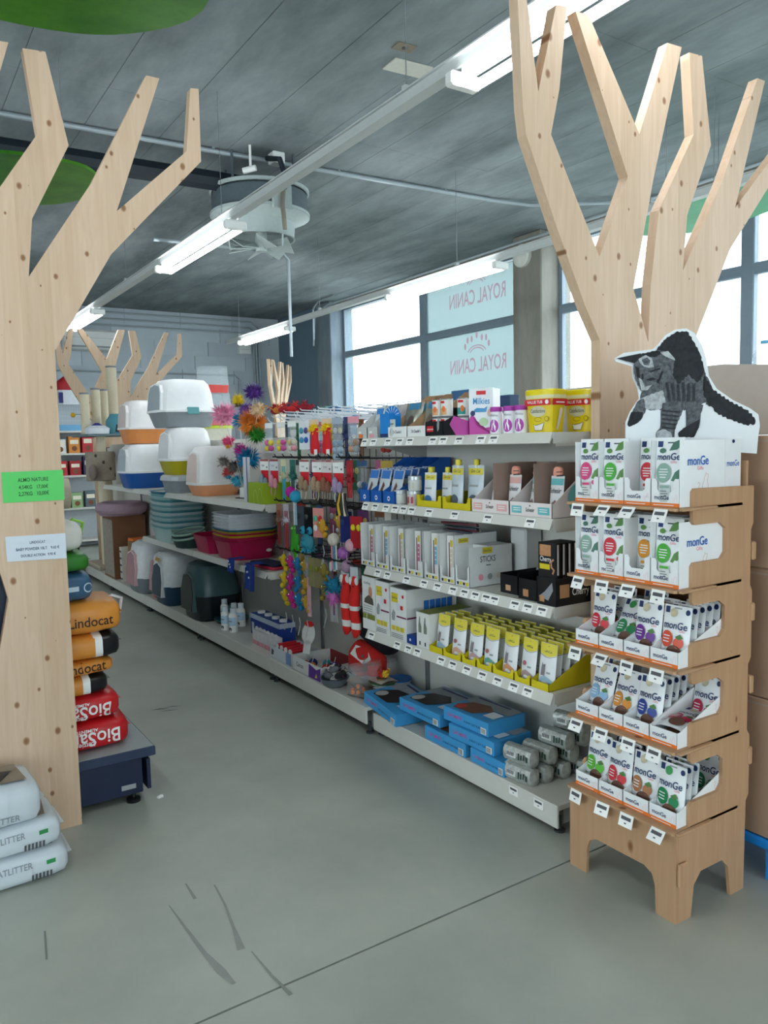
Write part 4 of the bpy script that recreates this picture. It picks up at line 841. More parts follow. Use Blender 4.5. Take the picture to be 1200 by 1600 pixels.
# black cherry-snack cartons
Yc, w = sp(785, 812, 920, XI+.06); put('black_tray', 'open black card tray with grey lining', 'tray', panel_tray(w, .2, .075, .08, BLACK, P('#a9abae', .6), flat=True, fdec=lambda b, mp: b.rect(P('#c79a72', .5), -.02, .012, .01, .035, mp)).mesh('t', False), XI+.05, Yc, z)
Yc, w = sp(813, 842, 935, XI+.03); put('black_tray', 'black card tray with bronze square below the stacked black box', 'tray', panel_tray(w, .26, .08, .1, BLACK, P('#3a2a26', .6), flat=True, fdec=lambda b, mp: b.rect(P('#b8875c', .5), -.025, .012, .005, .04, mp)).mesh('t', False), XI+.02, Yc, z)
Yc, w = sp(842, 872, 945, XI+.01); w -= .004
def chr_(b, mp): b.rect(P('#b8875c', .5), .02, .03, .07, .08, mp); b.text(WHITE, 'Cherry', .13, .035, .09, mp, 1.3); b.poly(P('#d9c21e', .5), cir(.21, .05, .016, .016, 10), mp)
put('black_box', 'long black carton with white script on its side', 'carton', (lambda b: (b.box(BLACK, -w/2, w/2, 0, .27, 0, .105), b.poly(P('#8e8f94', .5), [(-.04, .03), (-.01, .05), (.03, .09), (.035, .06), (.01, .02)], front(0)), b.rect(P('#b8875c', .5), -.035, .012, -.01, .035, front(0)), chr_(b, right(w/2)), b)[-1])(B()).mesh('b', False), XI, Yc, z)
for k in range(4): put('black_box', 'slim upright black carton with bronze photo, %s from the front' % ORD[k], 'carton', (lambda b: (b.box(BLACK, -w/2+.002, w/2-.002, 0, .026, 0, .13), b.rect(P('#c08a5e', .5, .2, 60), -w*.4, .08, w*.2, .122, front(0)), b.text(WHITE, 'Cherry', -.008, .06, w*.6, front(0), 1.3), b.rect(YL, -w*.4, .03, w*.15, .05, front(0)), b.stroke(P('#c98a6a', .5), [(w*.36, .07), (w*.22, .06), (w*.24, .04), (w*.38, .03), (w*.3, .015)], .008, front(0)), b.rect(P('#d9dadb', .4), .003, .012, .012, .125, right(w/2-.002)), b)[-1])(B()).mesh('b', False), XI+.005+.03*k, Yc, z+.1055, 0, 'slim black cartons')
# ---- fourth shelf
z = SHZ[3]; crt = P('#e4e4e0', .5, .02); OLV = P('#7d8430', .5, .05)
def flash(w, h):
    def f(b, mp):
        b.rect(YL, -w*.42, h*.72, -w*.02, h*.9, mp); b.text(INK, 'GimCat', -w*.22, h*.79, w*.34, mp); b.poly(RED, cir(w*.3, h*.86, .009, .009, 10), mp); b.poly(PALE, cir(w*.0, h*.64, .016, .02, 12), mp); b.poly(RED, [(w*.14, h*.6), (w*.3, h*.6), (w*.3, h*.68), (w*.14, h*.68)], mp)
        b.rect(P('#7a2a55', .5), -w*.1, h*.44, w*.5, h*.47, mp); b.poly(GREY, [(-w*.4, h*.36), (-w*.22, h*.36), (-w*.18, h*.52), (-w*.3, h*.58), (-w*.42, h*.48)], mp)
        for i in range(3): b.rect(YL, -w*.42+w*.28*i, h*.17, -w*.2+w*.28*i, h*.26, mp); b.rect(INK, -w*.42, h*.1-.008*i, w*.3, h*.1+.0025-.008*i, mp)
    return f
def olive(w, h):
    def f(b, mp):
        b.text(INK, 'GimDog', -w*.1, h*.86, w*.5, mp); b.poly(P('#c98f72', .5, .1), cir(w*.15, h*.72, .018, .03, 10), mp); b.poly(P('#5b5148', .5, .2), [(-w*.35, h*.5), (w*.4, h*.48), (w*.35, h*.6), (0, h*.66), (-w*.3, h*.58)], mp); b.rect(OLV, -w*.48, h*.2, -w*.18, h*.3, mp); b.rect(OLV, -w*.12, h*.2, w*.48, h*.3, mp)
        for i in range(4): b.rect(GREY, -w*.4, h*.44-.012*i, w*.3, h*.44+.004-.012*i, mp)
    return f
def box_(w, d, h, m, fd=None, rd=None, tp_=None):
    b = B(); b.box(m, -w/2, w/2, 0, d, 0, h)
    if fd: fd(b, front(0))
    if rd: rd(b, right(w/2))
    if tp_: b.rect(tp_, -w/2+.001, .001, w/2-.001, d-.001, topf(h))
    return b.mesh('carton', False)
for k, (pl_, pr_, py, hh, kind, lb) in enumerate(((567, 587, 970, .272, olive, 'tall white carton with olive lid and olive panels'), (588, 609, 985, .265, flash, 'tall white carton with yellow badge beside the olive one'), (611, 636, 995, .25, flash, 'tall white carton with yellow badge beside the small blue box'))):
    Yc, w = sp(pl_, pr_, py, XI); w -= .003
    put('food_carton', lb, 'carton', box_(w, .3, hh, crt, kind(w, hh), (lambda b, mp: [b.rect(P('#2b6fc0', .5), .1+.035*i, .12, .13+.035*i, .19, mp) for i in range(5)]+[b.rect(P('#7a2a55', .5), 0, .11, .06, .118, mp)]) if k == 2 else None, OLV if k == 0 else P('#8d8f8c', .6, .1)), XI, Yc, z)
Yc, w = sp(637, 650, 1003, XI+.005); put('small_box', 'small blue box tucked between white cartons', 'box', box_(w-.002, .08, .04, P('#1b3f8f', .5), lambda b, mp: b.poly(WHITE, cir(-.005, .02, .007, .007, 10), mp)), XI, Yc, z)
Yc, w = sp(651, 671, 1000, XI); put('food_carton', 'shorter white carton printed with two grey bottles', 'carton', box_(w-.003, .26, .165, crt, lambda b, mp, w=w: [(b.poly(P('#7e8a78', .5), [(s_*w-.012, .07), (s_*w+.012, .07), (s_*w+.012, .1), (s_*w+.003, .12), (s_*w+.003, .145), (s_*w-.003, .145), (s_*w-.003, .12), (s_*w-.012, .1)], mp), b.rect(BLACK, s_*w-.006, .012, s_*w+.004, .03, mp)) for s_ in (-.22, .2)], None, OLV), XI, Yc, z)
for k in range(2): put('blue_pots', 'dark blue pot box at the back of the lowest upright shelf, %s' % ('beside the cartons', 'behind the yellow trays')[k], 'box', box_(.11, .05, .10, P('#1d2f6e', .5, .1), lambda b, mp: b.rect(GREY, -.04, .06, .04, .075, mp)), XBK-.062, at((700, 770)[k], 960, X=XBK-.06).y, z+.001)
yt = P('#d8c51a', .5, .04); PW = P('#e3e5e6', .32, .03, 20, bump=.05)
def ypouch(c, kind):
    def mk():
        b = B(); w, h = .084, .168; mp = pouch_body(b, PW, w, h, .026, P('#d4d6c8', .4)); ym = P('#e2d24a', .4, .04)
        b.poly(ym, [(-.0415, .127), (-.01, .118), (.012, .118), (.0415, .128), (.0415, .167), (-.0415, .167)], mp); b.stroke(INK, [(-.0415, .124), (-.01, .115), (.012, .115), (.0415, .125)], .0015, mp); b.text(INK, 'GimCat', .002, .133, .04, mp, 1.2); b.poly(INK, cir(0, .155, .008, .003, 8), mp)
        b.poly(c, [(-.032, .012), (.03, .012), (.034, .03), (.018, .04), (.0, .046), (-.02, .038)], mp)
        if kind: b.poly(P('#8a8086', .5, .1), [(-.02, .045), (-.002, .045), (-.004, .07), (-.002, .09), (-.012, .085), (-.018, .095), (-.02, .07)], mp)
        else: b.poly(P('#b06a6a', .5), cir(-.012, .07, .012, .01, 8), mp)
        b.rect(GREY, .008, .055, .026, .062, mp, 2); return b.mesh('pouch')
    return cached(('yp', c, kind), mk)
YPC = [P('#9dbdd2', .5), P('#d8a890', .5), P('#c2a0a6', .5), P('#6fa79b', .5), P('#d0966f', .5), P('#b39a9c', .5)]
for k, (pl_, pr_, py, n_) in enumerate(((671, 692, 1025, 4), (693, 721, 1035, 5), (722, 744, 1045, 5), (745, 769, 1055, 6), (770, 803, 1062, 6), (804, 829, 1085, 6), (830, 858, 1095, 7))):
    Yc, w = sp(pl_, pr_, py, XI-.005); w -= .003
    put('yellow_tray', 'bright yellow card tray of cat treats, %s from the white cartons' % ORD[k], 'tray', panel_tray(w, .3, .03, .13, yt, notch=(.022, .01, .04) if k not in (0, 6) else None).mesh('t', False), XI-.006, Yc, z, 0, 'yellow treat trays')
    for j in range(n_): put('cat_treat_pouch', 'white and yellow treat pouch, %s row of the %s yellow tray' % (ORD[j], ORD[k]), 'pouch', ypouch(YPC[k % 6], k % 2 == 0), XI+.025+.04*j, Yc+random.uniform(-.006, .006), z+.004, random.uniform(-.06, .06), 'treat pouches in the yellow trays', -.13)
# ---- base deck: boxed cat flaps and foil rolls
z = .117; XB_ = 2.105; fb = P('#3e97cf', .45, .03)
def flap(w, d, h, nm, sub, pic):
    b = B(); b.box(fb, -w/2, w/2, 0, d, 0, h, b=.002); f = front(0); b.text(P('#d4488f', .5), nm, -w*.24, h*.4, w*.32, f, 1.1); b.text(NAVY, sub, w*.16, h*.36, w*.38, f, 1.0); b.rect(WHITE, w*.34, h*.1, w*.46, h*.55, f); [b.rect(INK, w*(.35+.02*i), h*.15, w*(.36+.02*i), h*.5, f) for i in range(5)]; t_ = topf(h)
    b.rect(P('#8f9499', .5, .1), -w*.48, d*.55, w*.48, d*.95, t_); b.poly(P('#2a2626', .5, .2, 40) if pic else P('#6e4430', .5, .2, 40), [(-w*.35, d*.1), (w*.05, d*.12), (w*.22, d*.5), (0, d*.7), (-w*.3, d*.6), (-w*.42, d*.3)], t_)
    b.poly(P('#c23a33', .5) if not pic else P('#b9b4ae', .5), cir(-w*.3, d*.25, w*.09, d*.13, 12), t_); b.rect(PALE, w*.22, d*.2, w*.44, d*.5, t_); b.rect(NAVY, -w*.4, d*.84, w*.3, d*.9, t_); return b.mesh('flap_box', False)
def fat(px, py, zz, X): return at(px, py, Z=zz).y
hb = .062
dg = flap(.33, .28, hb, 'DOG MATE', 'MEDIUM DOG DOOR', True); cg = flap(.3, .22, hb, 'CAT MATE', '4 WAY CAT FLAP', False); cs = flap(.22, .24, hb, 'CAT MATE', '4 WAY CAT FLAP', False)
for me_, X_, px, zz, rz, lb in ((cg, 2.10, 694, z, .0, 'blue flap box at the bottom of the heap, beside the aisle'), (cs, 2.10, 760, z, 0, 'blue flap box with red cat photo beside the foil rolls'), (cg, 2.105, 735, z+hb+.001, .02, 'blue cat flap box resting on two others'), (dg, 2.11, 655, z+hb+.012, .0, 'blue dog flap box with black dog photo on top'), (cg, 2.12, 727, z+2*hb+.002, .03, 'uppermost blue cat flap box with tabby photo')):
    put('flap_box', lb, 'box', me_, X_, at(px, 1150, X=X_).y, zz, rz, 'boxed pet flaps')
fm = P('#b9beb9', .3, .25, 70, metal=.4, bump=.3)
def roll_():
    b = B(); R_ = .036; n = 14; vs = []; xs = [-.085, -.075, -.07, .07, .075, .085]; sc_ = [.15, .75, 1, 1, .75, .15]
    b.loft(fm, [(R_*s_, R_*s_*.88, x_) for x_, s_ in zip(xs, sc_)], n, 2.6, T(0, .04, .033, ry=PI/2)); m = lambda x, z_, e: (x, .04-(R_*.99+e)*math.cos(z_), .033+R_*.9*math.sin(z_)+e)
    b.rect(P('#e4e6e2', .4), -.05, -.3, .0, .45, m); [b.rect(P('#2f4a40', .5), .01+.014*i, -.4+.1*(i % 3), .018+.014*i, .5-.15*(i % 2), m) for i in range(4)]; [b.rect(INK, -.045+.008*i, -.1, -.041+.008*i, .35, m) for i in range(5)]; return b.mesh('roll')
rm = roll_()
for k, (X_, Y_, zz, rz) in enumerate(((2.10, 2.36, 0, .1), (2.17, 2.35, 0, .1), (2.255, 2.335, 0, .12), (2.34, 2.31, 0, .08), (2.12, 2.38, .066, .12), (2.205, 2.36, .066, .1), (2.295, 2.33, .066, .1), (2.33, 2.30, .132, .15), (2.25, 2.31, .132, .1), (2.30, 2.27, .198, .18))):
    put('foil_roll', 'silver foil wrapped snack roll, %s in the heap by the blue boxes' % ORD[k], 'roll', rm, X_, Y_-.05, z+zz, rz, 'foil rolls on the deck')
# ================================================================ bay of hanging cat toys
y0b = MODS[1][0]; Lb = MODS[1][1]-y0b; wire_m = P('#1d1f22', .4, .05, metal=.3); wwh = P('#e3e8ee', .35, .02)
vw = B().tube(wire_m, [(0, 0, .5), (0, 0, 1.5)], .0022, 5).mesh('grid_wire'); hw = B().tube(wire_m, [(0, .03, 0), (0, Lb-.03, 0)], .0028, 5).mesh('grid_wire')
for k in range(17): ob('grid_wire', vw, b2, (-.012, .05+k*(Lb-.1)/16, 0))
for k in range(9): ob('grid_wire', hw, b2, (-.017, 0, .52+k*.12))
bar = B().tube(wire_m, [(0, .02, 0), (0, Lb-.02, 0)], .005, 6).mesh('cross_bar')
for z_ in (1.42, 1.15, .85): ob('cross_bar', bar, b2, (-.03, 0, z_)); ob('cross_bar', bar, b2, (-.33, 0, z_+.012))
hk = B(); hk.tube(wwh, [(0, 0, 0), (-.30, 0, .01), (-.325, 0, .025), (-.335, 0, .045)], .0035, 5); hk.tube(wwh, [(0, 0, .04), (-.30, 0, .05), (-.31, 0, .06)], .003, 5); hkm = hk.mesh('hook')
hk2 = B().tube(wire_m, [(0, 0, 0), (-.31, 0, .005), (-.33, 0, .03)], .0032, 5).mesh('hook')
for k in range(16): ob('hook', hkm, b2, (-.02, .05+k*(Lb-.1)/15, 1.63+.012*((k*5) % 3)), (0, 0, .12*((k % 3)-1)))
for z_ in (1.42, 1.15, .85):
    for k in range(10): ob('hook', hk2, b2, (-.02, .08+k*(Lb-.16)/9, z_))
gw = B().tube(wwh, [(0, .02, 0), (0, Lb-.02, 0)], .003, 5).mesh('grid_wire')
for z_ in (1.60, 1.66, 1.72): ob('grid_wire', gw, b2, (-.01, 0, z_))
vw2 = B().tube(wwh, [(0, 0, 1.5), (0, 0, 1.73)], .003, 5).mesh('grid_wire')
for k in range(12): ob('grid_wire', vw2, b2, (-.006, .03+k*(Lb-.06)/11, 0))
BAGC = clear('toy_bag', '#dfe6ea', .22, .12)
def tuft(b, m, c, r, n=26, *a, **k):
    tuft_(b, m, c, r, n*4, *a, **k); b.ball(m, c, r*.42, 10, 7)
def tuft_(b, m, c, r, n=26, up_=(0, 0, 1), spread=1.0, wd=.012):
    rnd = random.Random(hash((round(c[0]*1e3), round(c[2]*1e3), n)) % 9999); u_ = Vector(up_)
    for k in range(n):
        d = Vector((rnd.gauss(0, 1), rnd.gauss(0, 1), rnd.gauss(0, 1))).normalized()*spread+u_*.6; d = d.normalized(); s_ = d.orthogonal().normalized(); L = r*rnd.uniform(.4, 1); C0 = Vector(c); w_ = wd*rnd.uniform(.18, .4)
        b.add([C0, C0+d*L*.5+s_*w_, C0+d*L, C0+d*L*.5-s_*w_], [(0, 1, 2, 3)], m)
def header(b, c, w=.07, h=.045, z1=0): b.box(c, -w/2, w/2, -.001, .001, z1-h, z1)
# toys hang down from z=0
def t_bag(cols, w=.075, h=.19, hd=None):
    b = B(); header(b, hd or WHITE, w, .035); b.grid(BAGC, lambda i, j: ((i-.5)*w, -.001-.016*math.sin(PI*i)*math.sin(PI*j), -.03-j*(h-.03)), 5, 5, flip=True); b.grid(BAGC, lambda i, j: ((i-.5)*w, .001+.016*math.sin(PI*i)*math.sin(PI*j), -.03-j*(h-.03)), 5, 5)
    for k, c in enumerate(cols): b.ball(c, (-.018+.036*(k % 2), 0, -h+.03+.036*(k//2)), .019)
    return b
def t_mouse(hc, c, tail=None, w=.085):
    b = B(); header(b, hc, w, .07); header(b, RED, w*.96, .012, 0); b.text(INK, 'TOY', -.012, -.045, .03, front(-.001)); b.poly(INK, cir(.026, -.05, .006, .006, 8), front(-.001)); b.box(RED, -w*.42, w*.42, .001, .003, -.15, -.07)
    b.ball(c, (-.016, -.012, -.135), .026, sq=(.75, .7, 1.7)); b.ball(c, (.02, -.012, -.15), .022, sq=(.8, .7, 1.6)); b.ball(c, (-.03, -.014, -.16), .011); b.ball(c, (.0, -.016, -.158), .01)
    b.tube(tail or c, [(-.016, -.01, -.175), (-.02, -.015, -.2), (-.008, -.02, -.225)], .003, 5); b.tube(tail or c, [(.02, -.01, -.185), (.026, -.015, -.205), (.02, -.02, -.23)], .003, 5); return b
def t_boot():
    b = B(); header(b, P('#e6c9a8', .5), .075, .03); tuft(b, P('#f2cf1e', .8), (0, 0, -.055), .05, 30, (0, 0, .2), 1, .014); b.loft(P('#d61a22', .7), [(.012, .01, -.20), (.034, .014, -.19), (.036, .015, -.15), (.026, .013, -.11), (.03, .014, -.05)], 12, 2.5); b.box(WHITE, .01, .035, -.016, -.014, -.2, -.17); return b
def t_card(c, dots):
    b = B(); b.box(c, -.045, .045, -.001, .001, -.17, 0)
    for k, d_ in enumerate(dots): b.ball(d_, (-.02+.04*(k % 2), -.006, -.06-.055*(k//2)), .016, sq=(1, .5, 1.15))
    return b
def t_chain(c, n=3):
    b = B(); b.tube(P('#dddddd', .5), [(0, 0, 0), (0, 0, -.03)], .002, 4)
    for k in range(n):
        zc = -.06-.11*k; b.ball(c, (0, 0, zc), .03, sq=(.8, .6, 1.4)); b.ball(c, (.02*(-1)**k, 0, zc-.05), .018); b.ball(c, (-.028, 0, zc+.01), .014); b.ball(c, (.028, 0, zc-.012), .014)
        b.ball(WHITE, (-.008, -.016, zc+.02), .005, 6, 4); b.ball(BLACK, (-.008, -.021, zc+.02), .0025, 6, 4)
    b.tube(P('#b9bcc0', .5), [(0, 0, -.06-.11*n), (.01, 0, -.1-.11*n), (-.004, -.01, -.17-.11*n)], .003, 4); return b
def t_snake():
    b = B(); rd = P('#d8241f', .8, .06, 60, bump=.2); wh = P('#e6e4df', .8, .04); header(b, P('#c9cfd2', .5), .06, .07)
    zs = [-.05, -.08, -.12, -.17, -.21, -.235, -.27, -.30, -.335, -.36, -.385]; rs = [.012, .026, .03, .036, .034, .03, .032, .034, .033, .028, .012]
    for k in range(len(zs)-1): b.loft(wh if k in (4, 7) else rd, [(rs[k], rs[k]*.6, zs[k], .006*math.sin(k), 0), (rs[k+1], rs[k+1]*.6, zs[k+1], .006*math.sin(k+1), 0)], 12, 2.2)
    for s_ in (-1, 1): b.ball(wh, (s_*.022, -.008, -.075), .014, sq=(1, .6, 1.6))
    b.ball(BLACK, (.01, -.022, -.1), .004, 6, 4); return b
def t_wand(c1, c2):
    b = B(); header(b, P('#cdd3d6', .5), .05, .05); b.tube(P('#6e3d66', .5), [(0, 0, -.02), (0, 0, -.3)], .004, 6); tuft(b, c1, (0, 0, -.13), .09, 40, (0, 0, -.5), 1, .016); tuft(b, c2, (0, 0, -.2), .07, 34, (0, 0, -.3), 1, .014); [b.tube(PALE, [(.01*k, 0, -.22), (.014*k, 0, -.34)], .002, 4) for k in (-2, -1, 0, 1, 2)]; return b
def t_ball(c, rib=None):
    b = B(); b.tube(PALE, [(0, 0, 0), (0, 0, -.05)], .002, 4); b.ball(c, (0, 0, -.08), .036, 14, 10)
    if rib: [b.box(m_, -.022+.016*k, -.01+.016*k, -.002+.001*k, .0+.001*k, -.25, -.1) for k, m_ in enumerate(rib)]
    return b
def t_frog():
    b = B(); g_ = P('#3fae2c', .6, .08); b.tube(PALE, [(0, 0, 0), (0, 0, -.03)], .002, 4); b.loft(g_, [(.006, .005, -.25), (.02, .012, -.2), (.034, .018, -.13), (.026, .016, -.07), (.012, .01, -.03)], 12, 2.2); [b.ball(P('#8fd36e', .5), (s_*.014, -.012, -.05), .009) for s_ in (-1, 1)]; [b.ball(g_, (s_*.03, -.004, -.17), .014, sq=(.8, .6, 1.8)) for s_ in (-1, 1)]; return b
def t_bird():
    b = B(); c = P('#2f9fb8', .8, .08); b.tube(PALE, [(0, 0, 0), (0, 0, -.03)], .002, 4); [b.ball(c, (s_*.032, 0, -.05), .026) for s_ in (-1, 1)]; [b.ball(NAVY, (s_*.032, -.024, -.05), .009) for s_ in (-1, 1)]; b.ball(P('#3f93a6', .8, .1), (0, 0, -.12), .05, sq=(1, .6, 1.1)); tuft(b, c, (0, 0, -.13), .08, 24, (0, 0, -.8), .8, .02); return b
def t_stick(c1, c2, L=.3):
    b = B(); header(b, c2, .05, .09); [b.tube(c1, [(.012*k, 0, -.04), (.012*k+.004, -.004, -L*.6), (.012*k-.006, .002, -L)], .004, 5) for k in (-1, 0, 1)]; tuft(b, c2, (0, 0, -.1), .05, 14); return b
def fur_(c): return P(c, .9, .1, 80, bump=.3)
HX = 2.13
def hang(lb, me_, px, zt, X=HX, rz=0, nm='cat_toy', py=700): put(nm, lb, 'cat toy', me_, X, at(px, py, X=X).y, zt, rz+.25, 'hanging cat toys')
ypk = [P('#e8d23c', .6), P('#d8569a', .6)]
A_ = [('clear bag of yellow and pink balls beside the feather wands', t_bag(ypk+ypk[::-1]), 421), ('clear bag of yellow and pink balls, next along the white hooks', t_bag(ypk+ypk), 440), ('clear bag with beige and pink balls beside the disc card', t_bag([BEIGE, PINK, P('#c9b46a', .5), BEIGE]), 457), ('white card with four blue discs on a white hook', t_card(P('#e4e6e8', .5), [TEAL, P('#5b4a9c', .5), P('#3f95c4', .5), BLUE]), 476), ('red boot shaped plush with yellow feather collar by the disc card', t_boot(), 492), ('red boot shaped plush with yellow feather collar, second along', t_boot(), 511), ('clear bag with grey blue bottle toy under the white hooks', t_bag([P('#9fb2c2', .3)]*4+[P('#7f95a8', .3)]*2, .085, .24, P('#a9b6c0', .4)), 528), ('long navy packaged toy beside the grey blue bottle toy', t_stick(P('#1d2c52', .5), P('#2a3a66', .5), .26), 543), ('clear bag under a pink header card at the shelf end', t_bag([P('#c99a7a', .5), GREY, GREY, P('#b08a72', .5)], .08, .2, PINK), 553)]
for lb, b, px in A_: hang(lb, b.mesh('toy'), px, 1.645)
B_ = [('grey blue toy mouse on a white card above the lime box', t_mouse(WHITE, fur_('#8ca0b0')), 414), ('pink toy mouse on a white card', t_mouse(PALE, fur_('#d58f9c')), 429), ('teal strip toy between the pink mouse and the green one', t_stick(P('#49b0b8', .5), P('#d9d3a8', .5), .25), 444), ('bottle green strip toy beside the brown mice', t_stick(P('#1f5a50', .5), P('#2d6e62', .6), .24), 458), ('brown toy mouse with sand tail, nearest the green strips', t_mouse(WHITE, fur_('#a48a6e'), P('#d8c6a8', .7)), 476), ('brown toy mouse with sand tail between two others', t_mouse(WHITE, fur_('#b3977a'), P('#d8c6a8', .7)), 496), ('lilac toy mouse with white feather tail on a red and white card', t_mouse(WHITE, fur_('#a996b8'), WHITE), 529), ('red packaged toy hanging beside the blue trays', t_stick(P('#c8282f', .5), P('#9c1f2c', .5), .2), 547), ('brown and red toy mouse behind the sand tailed mice', t_mouse(P('#e3dcd8', .5), fur_('#8f5f4a')), 511)]
for lb, b, px in B_: hang(lb, b.mesh('toy'), px, 1.415, py=755)
hang('magenta round brush toy hanging low beside the lime box', t_ball(P('#c4189a', .6)).mesh('toy'), 455, 1.30, 2.12, py=770); hang('sky blue round brush toy hanging beside the magenta one', t_ball(P('#2b9fc4', .6), [PALE, P('#9cc9d8', .6)]).mesh('toy'), 462, 1.28, 2.09, py=780)
b = B(); [b.tube(m_, [(.01*k, 0, 0), (.03*math.sin(k), -.01, -.06), (.02*k, 0, -.12)], .009, 6) for k, m_ in ((-2, BLACK), (-1, P('#e0b22a', .6)), (0, BLACK), (1, P('#e8d9b8', .6)), (2, BLACK))]; hang('black and yellow striped rope toy below the lilac mouse', b.mesh('toy'), 535, 1.24, 2.1, py=785)
C_ = [('brown and white feather toy beside the magenta trays', t_stick(P('#8a3b30', .7), fur_('#a07a68'), .26), 437, 0), ('white and purple feather toy beside the brown one', t_stick(P('#b04048', .6), fur_('#cfc3cf'), .28), 448, 0), ('dark grey card toy above the blue bird', t_card(P('#4c5560', .6), [DK]), 470, 0), ('black card toy next to the pink striped cards', t_card(BLACK, [DK]), 484, 0), ('bright green plush lizard', t_frog(), 461, -.09), ('turquoise plush bird with two round eyes', t_bird(), 480, -.09), ('pink and white printed card toy', t_card(P('#e79a92', .5), [P('#5bbf9a', .5), RED, WHITE, PINK]), 498, 0), ('orange legged plush giraffe beside the pink card', t_chain(P('#d09a2c', .8), 1), 504, -.04), ('cream plush ball with blue and pink ribbons', t_ball(fur_('#e0d6c6'), [PINK, P('#58a9c6', .6), WHITE]), 521, -.085), ('mustard plush toy hanging behind the cream ball', t_chain(P('#b78a2a', .8), 1), 531, 0), ('navy card toy above the pink fluffy ball', t_card(P('#1f2c6e', .5), [NAVY]), 541, 0), ('purple glitter pompom toy', t_ball(P('#a05aa8', .4, .3, 120)), 536, -.15), ('pale pink fluffy ball', t_ball(fur_('#d9a9b6')), 548, -.10), ('red and yellow packaged toy beside the stick trays', t_card(P('#b0202c', .5), [YEL, YEL]), 557, -.02), ('mauve glitter pompom below the purple one', t_ball(P('#a888a0', .4, .3, 120)), 541, -.22)]
for lb, b, px, dz in C_: hang(lb, b.mesh('toy'), px, 1.14+dz, py=830)
D_ = [('yellow plush chain toy beside the dark hollow', t_chain(P('#d9bd28', .8), 3), 445), ('magenta plush chain toy', t_chain(P('#c42a86', .8), 3), 455), ('blue plush chain toy', t_chain(P('#1f78a8', .8), 3), 466), ('mustard plush chain toy beside the blue one', t_chain(P('#b8902a', .8), 3), 478), ('white and maroon rope toy', t_stick(P('#d9a9b2', .6), P('#8c9aa0', .6), .36), 483), ('khaki card toy with thin stick', t_card(P('#8f8a5c', .6), [OLV]), 491), ('second khaki card toy with thin stick', t_card(P('#8a7f58', .6), [OLV, P('#b78a2a', .6)]), 500), ('olive plush chain toy behind the khaki cards', t_chain(P('#8a7a30', .8), 2), 507), ('teal and pink feather wand hanging above the black plush', t_wand(P('#1f7fa0', .8), P('#c96fb4', .8)), 521), ('red and white clown fish plush snake', t_snake(), 540), ('red and white clown fish plush snake beside the olive carton', t_snake(), 554)]
for lb, b, px in D_: hang(lb, b.mesh('toy'), px, .845, py=920)
b = B(); [b.tube(P(c, .5, .2), [(0, -.2+.03*k, .0), (.03, -.05+.03*k, .012), (.0, .1+.025*k, .0)], .012, 6) for k, c in enumerate(('#2a2b33', '#4b4d5c', '#20242e', '#3b3550', '#262a33'))]; put('toy_heap', 'tangle of dark packaged toys lying on the lower hooks', 'toys', b.mesh('t'), 2.2, 3.95, .885, PI/2)
# fuller hooks: packaged toys on the hooks behind the front row
for r_, zt in enumerate((1.645, 1.415, 1.14, .845)):
    for k in range(9):
        c, nm = [('#a9342f', 'red'), ('#4a78a8', 'steel blue'), ('#c9a84a', 'ochre'), ('#7a4a80', 'plum'), ('#d8d2c8', 'cream'), ('#3f7a5a', 'sea green'), ('#c46a90', 'rose'), ('#3a3d48', 'charcoal'), ('#8a5a3a', 'brown')][(k*4+r_*2) % 9]
        me_ = cached(('fill', c, (k+r_) % 3), lambda: (t_bag([P(c, .6), P(c, .6), PALE, P(c, .6)], .08, .2, P(c, .5)) if (k+r_) % 3 == 0 else t_card(P(c, .5), [PALE, P('#d9c46a', .5)]) if (k+r_) % 3 == 1 else t_stick(P(c, .6), P(c, .7), .24)).mesh('toy'))
        put('cat_toy', '%s packaged cat toy behind the front toys, %s row of hooks' % (nm, ('white', 'upper black', 'middle black', 'lowest black')[r_]), 'cat toy', me_, 2.27+.03*(k % 2), 3.46+.125*k, zt-.005, .2, 'hanging cat toys')
# ---- feather wands in a white pot on the litter box shelf
z = 1.13; q = at(366, 776, Z=z); pot = put('wand_pot', 'small white pot stand holding feather wands', 'pot', B().lathe(P('#3a2a26', .6), [(.07, 0), (.07, .005)], 20).lathe(WHITE, [(.035, .005), (.036, .07), (.03, .075), (.03, .02), (0, .02)], 18).mesh('p'), q.x, q.y-.2, z)
PX, PY = q.x, q.y-.2
def wand(lb, px, py, c, r, n=44, c2=None, bx=.0, X=None):
    X = X or PX; p = at(px, py, X=X); base = Vector((PX+random.uniform(-.012, .012), PY+random.uniform(-.012, .012), z+.022)); o = thing('feather_wand', lb, 'cat toy', base, group='feather wands'); d = p-base
    B().tube(P('#d8d4c8', .5), [(0, 0, 0), d*.5+Vector((.01, .02, 0)), d], .0025, 5).obj('stick', o); r *= 1.3; b = B(); tuft(b, P(c, .85, .1), d, r, n*2, (0, 0, .25), 1, r*.2)
    if c2: tuft(b, P(c2, .85, .1), d-Vector((0, 0, .03)), r*.7, n//2, (0, 0, -.4), 1, r*.14)
    b.obj('tuft', o)
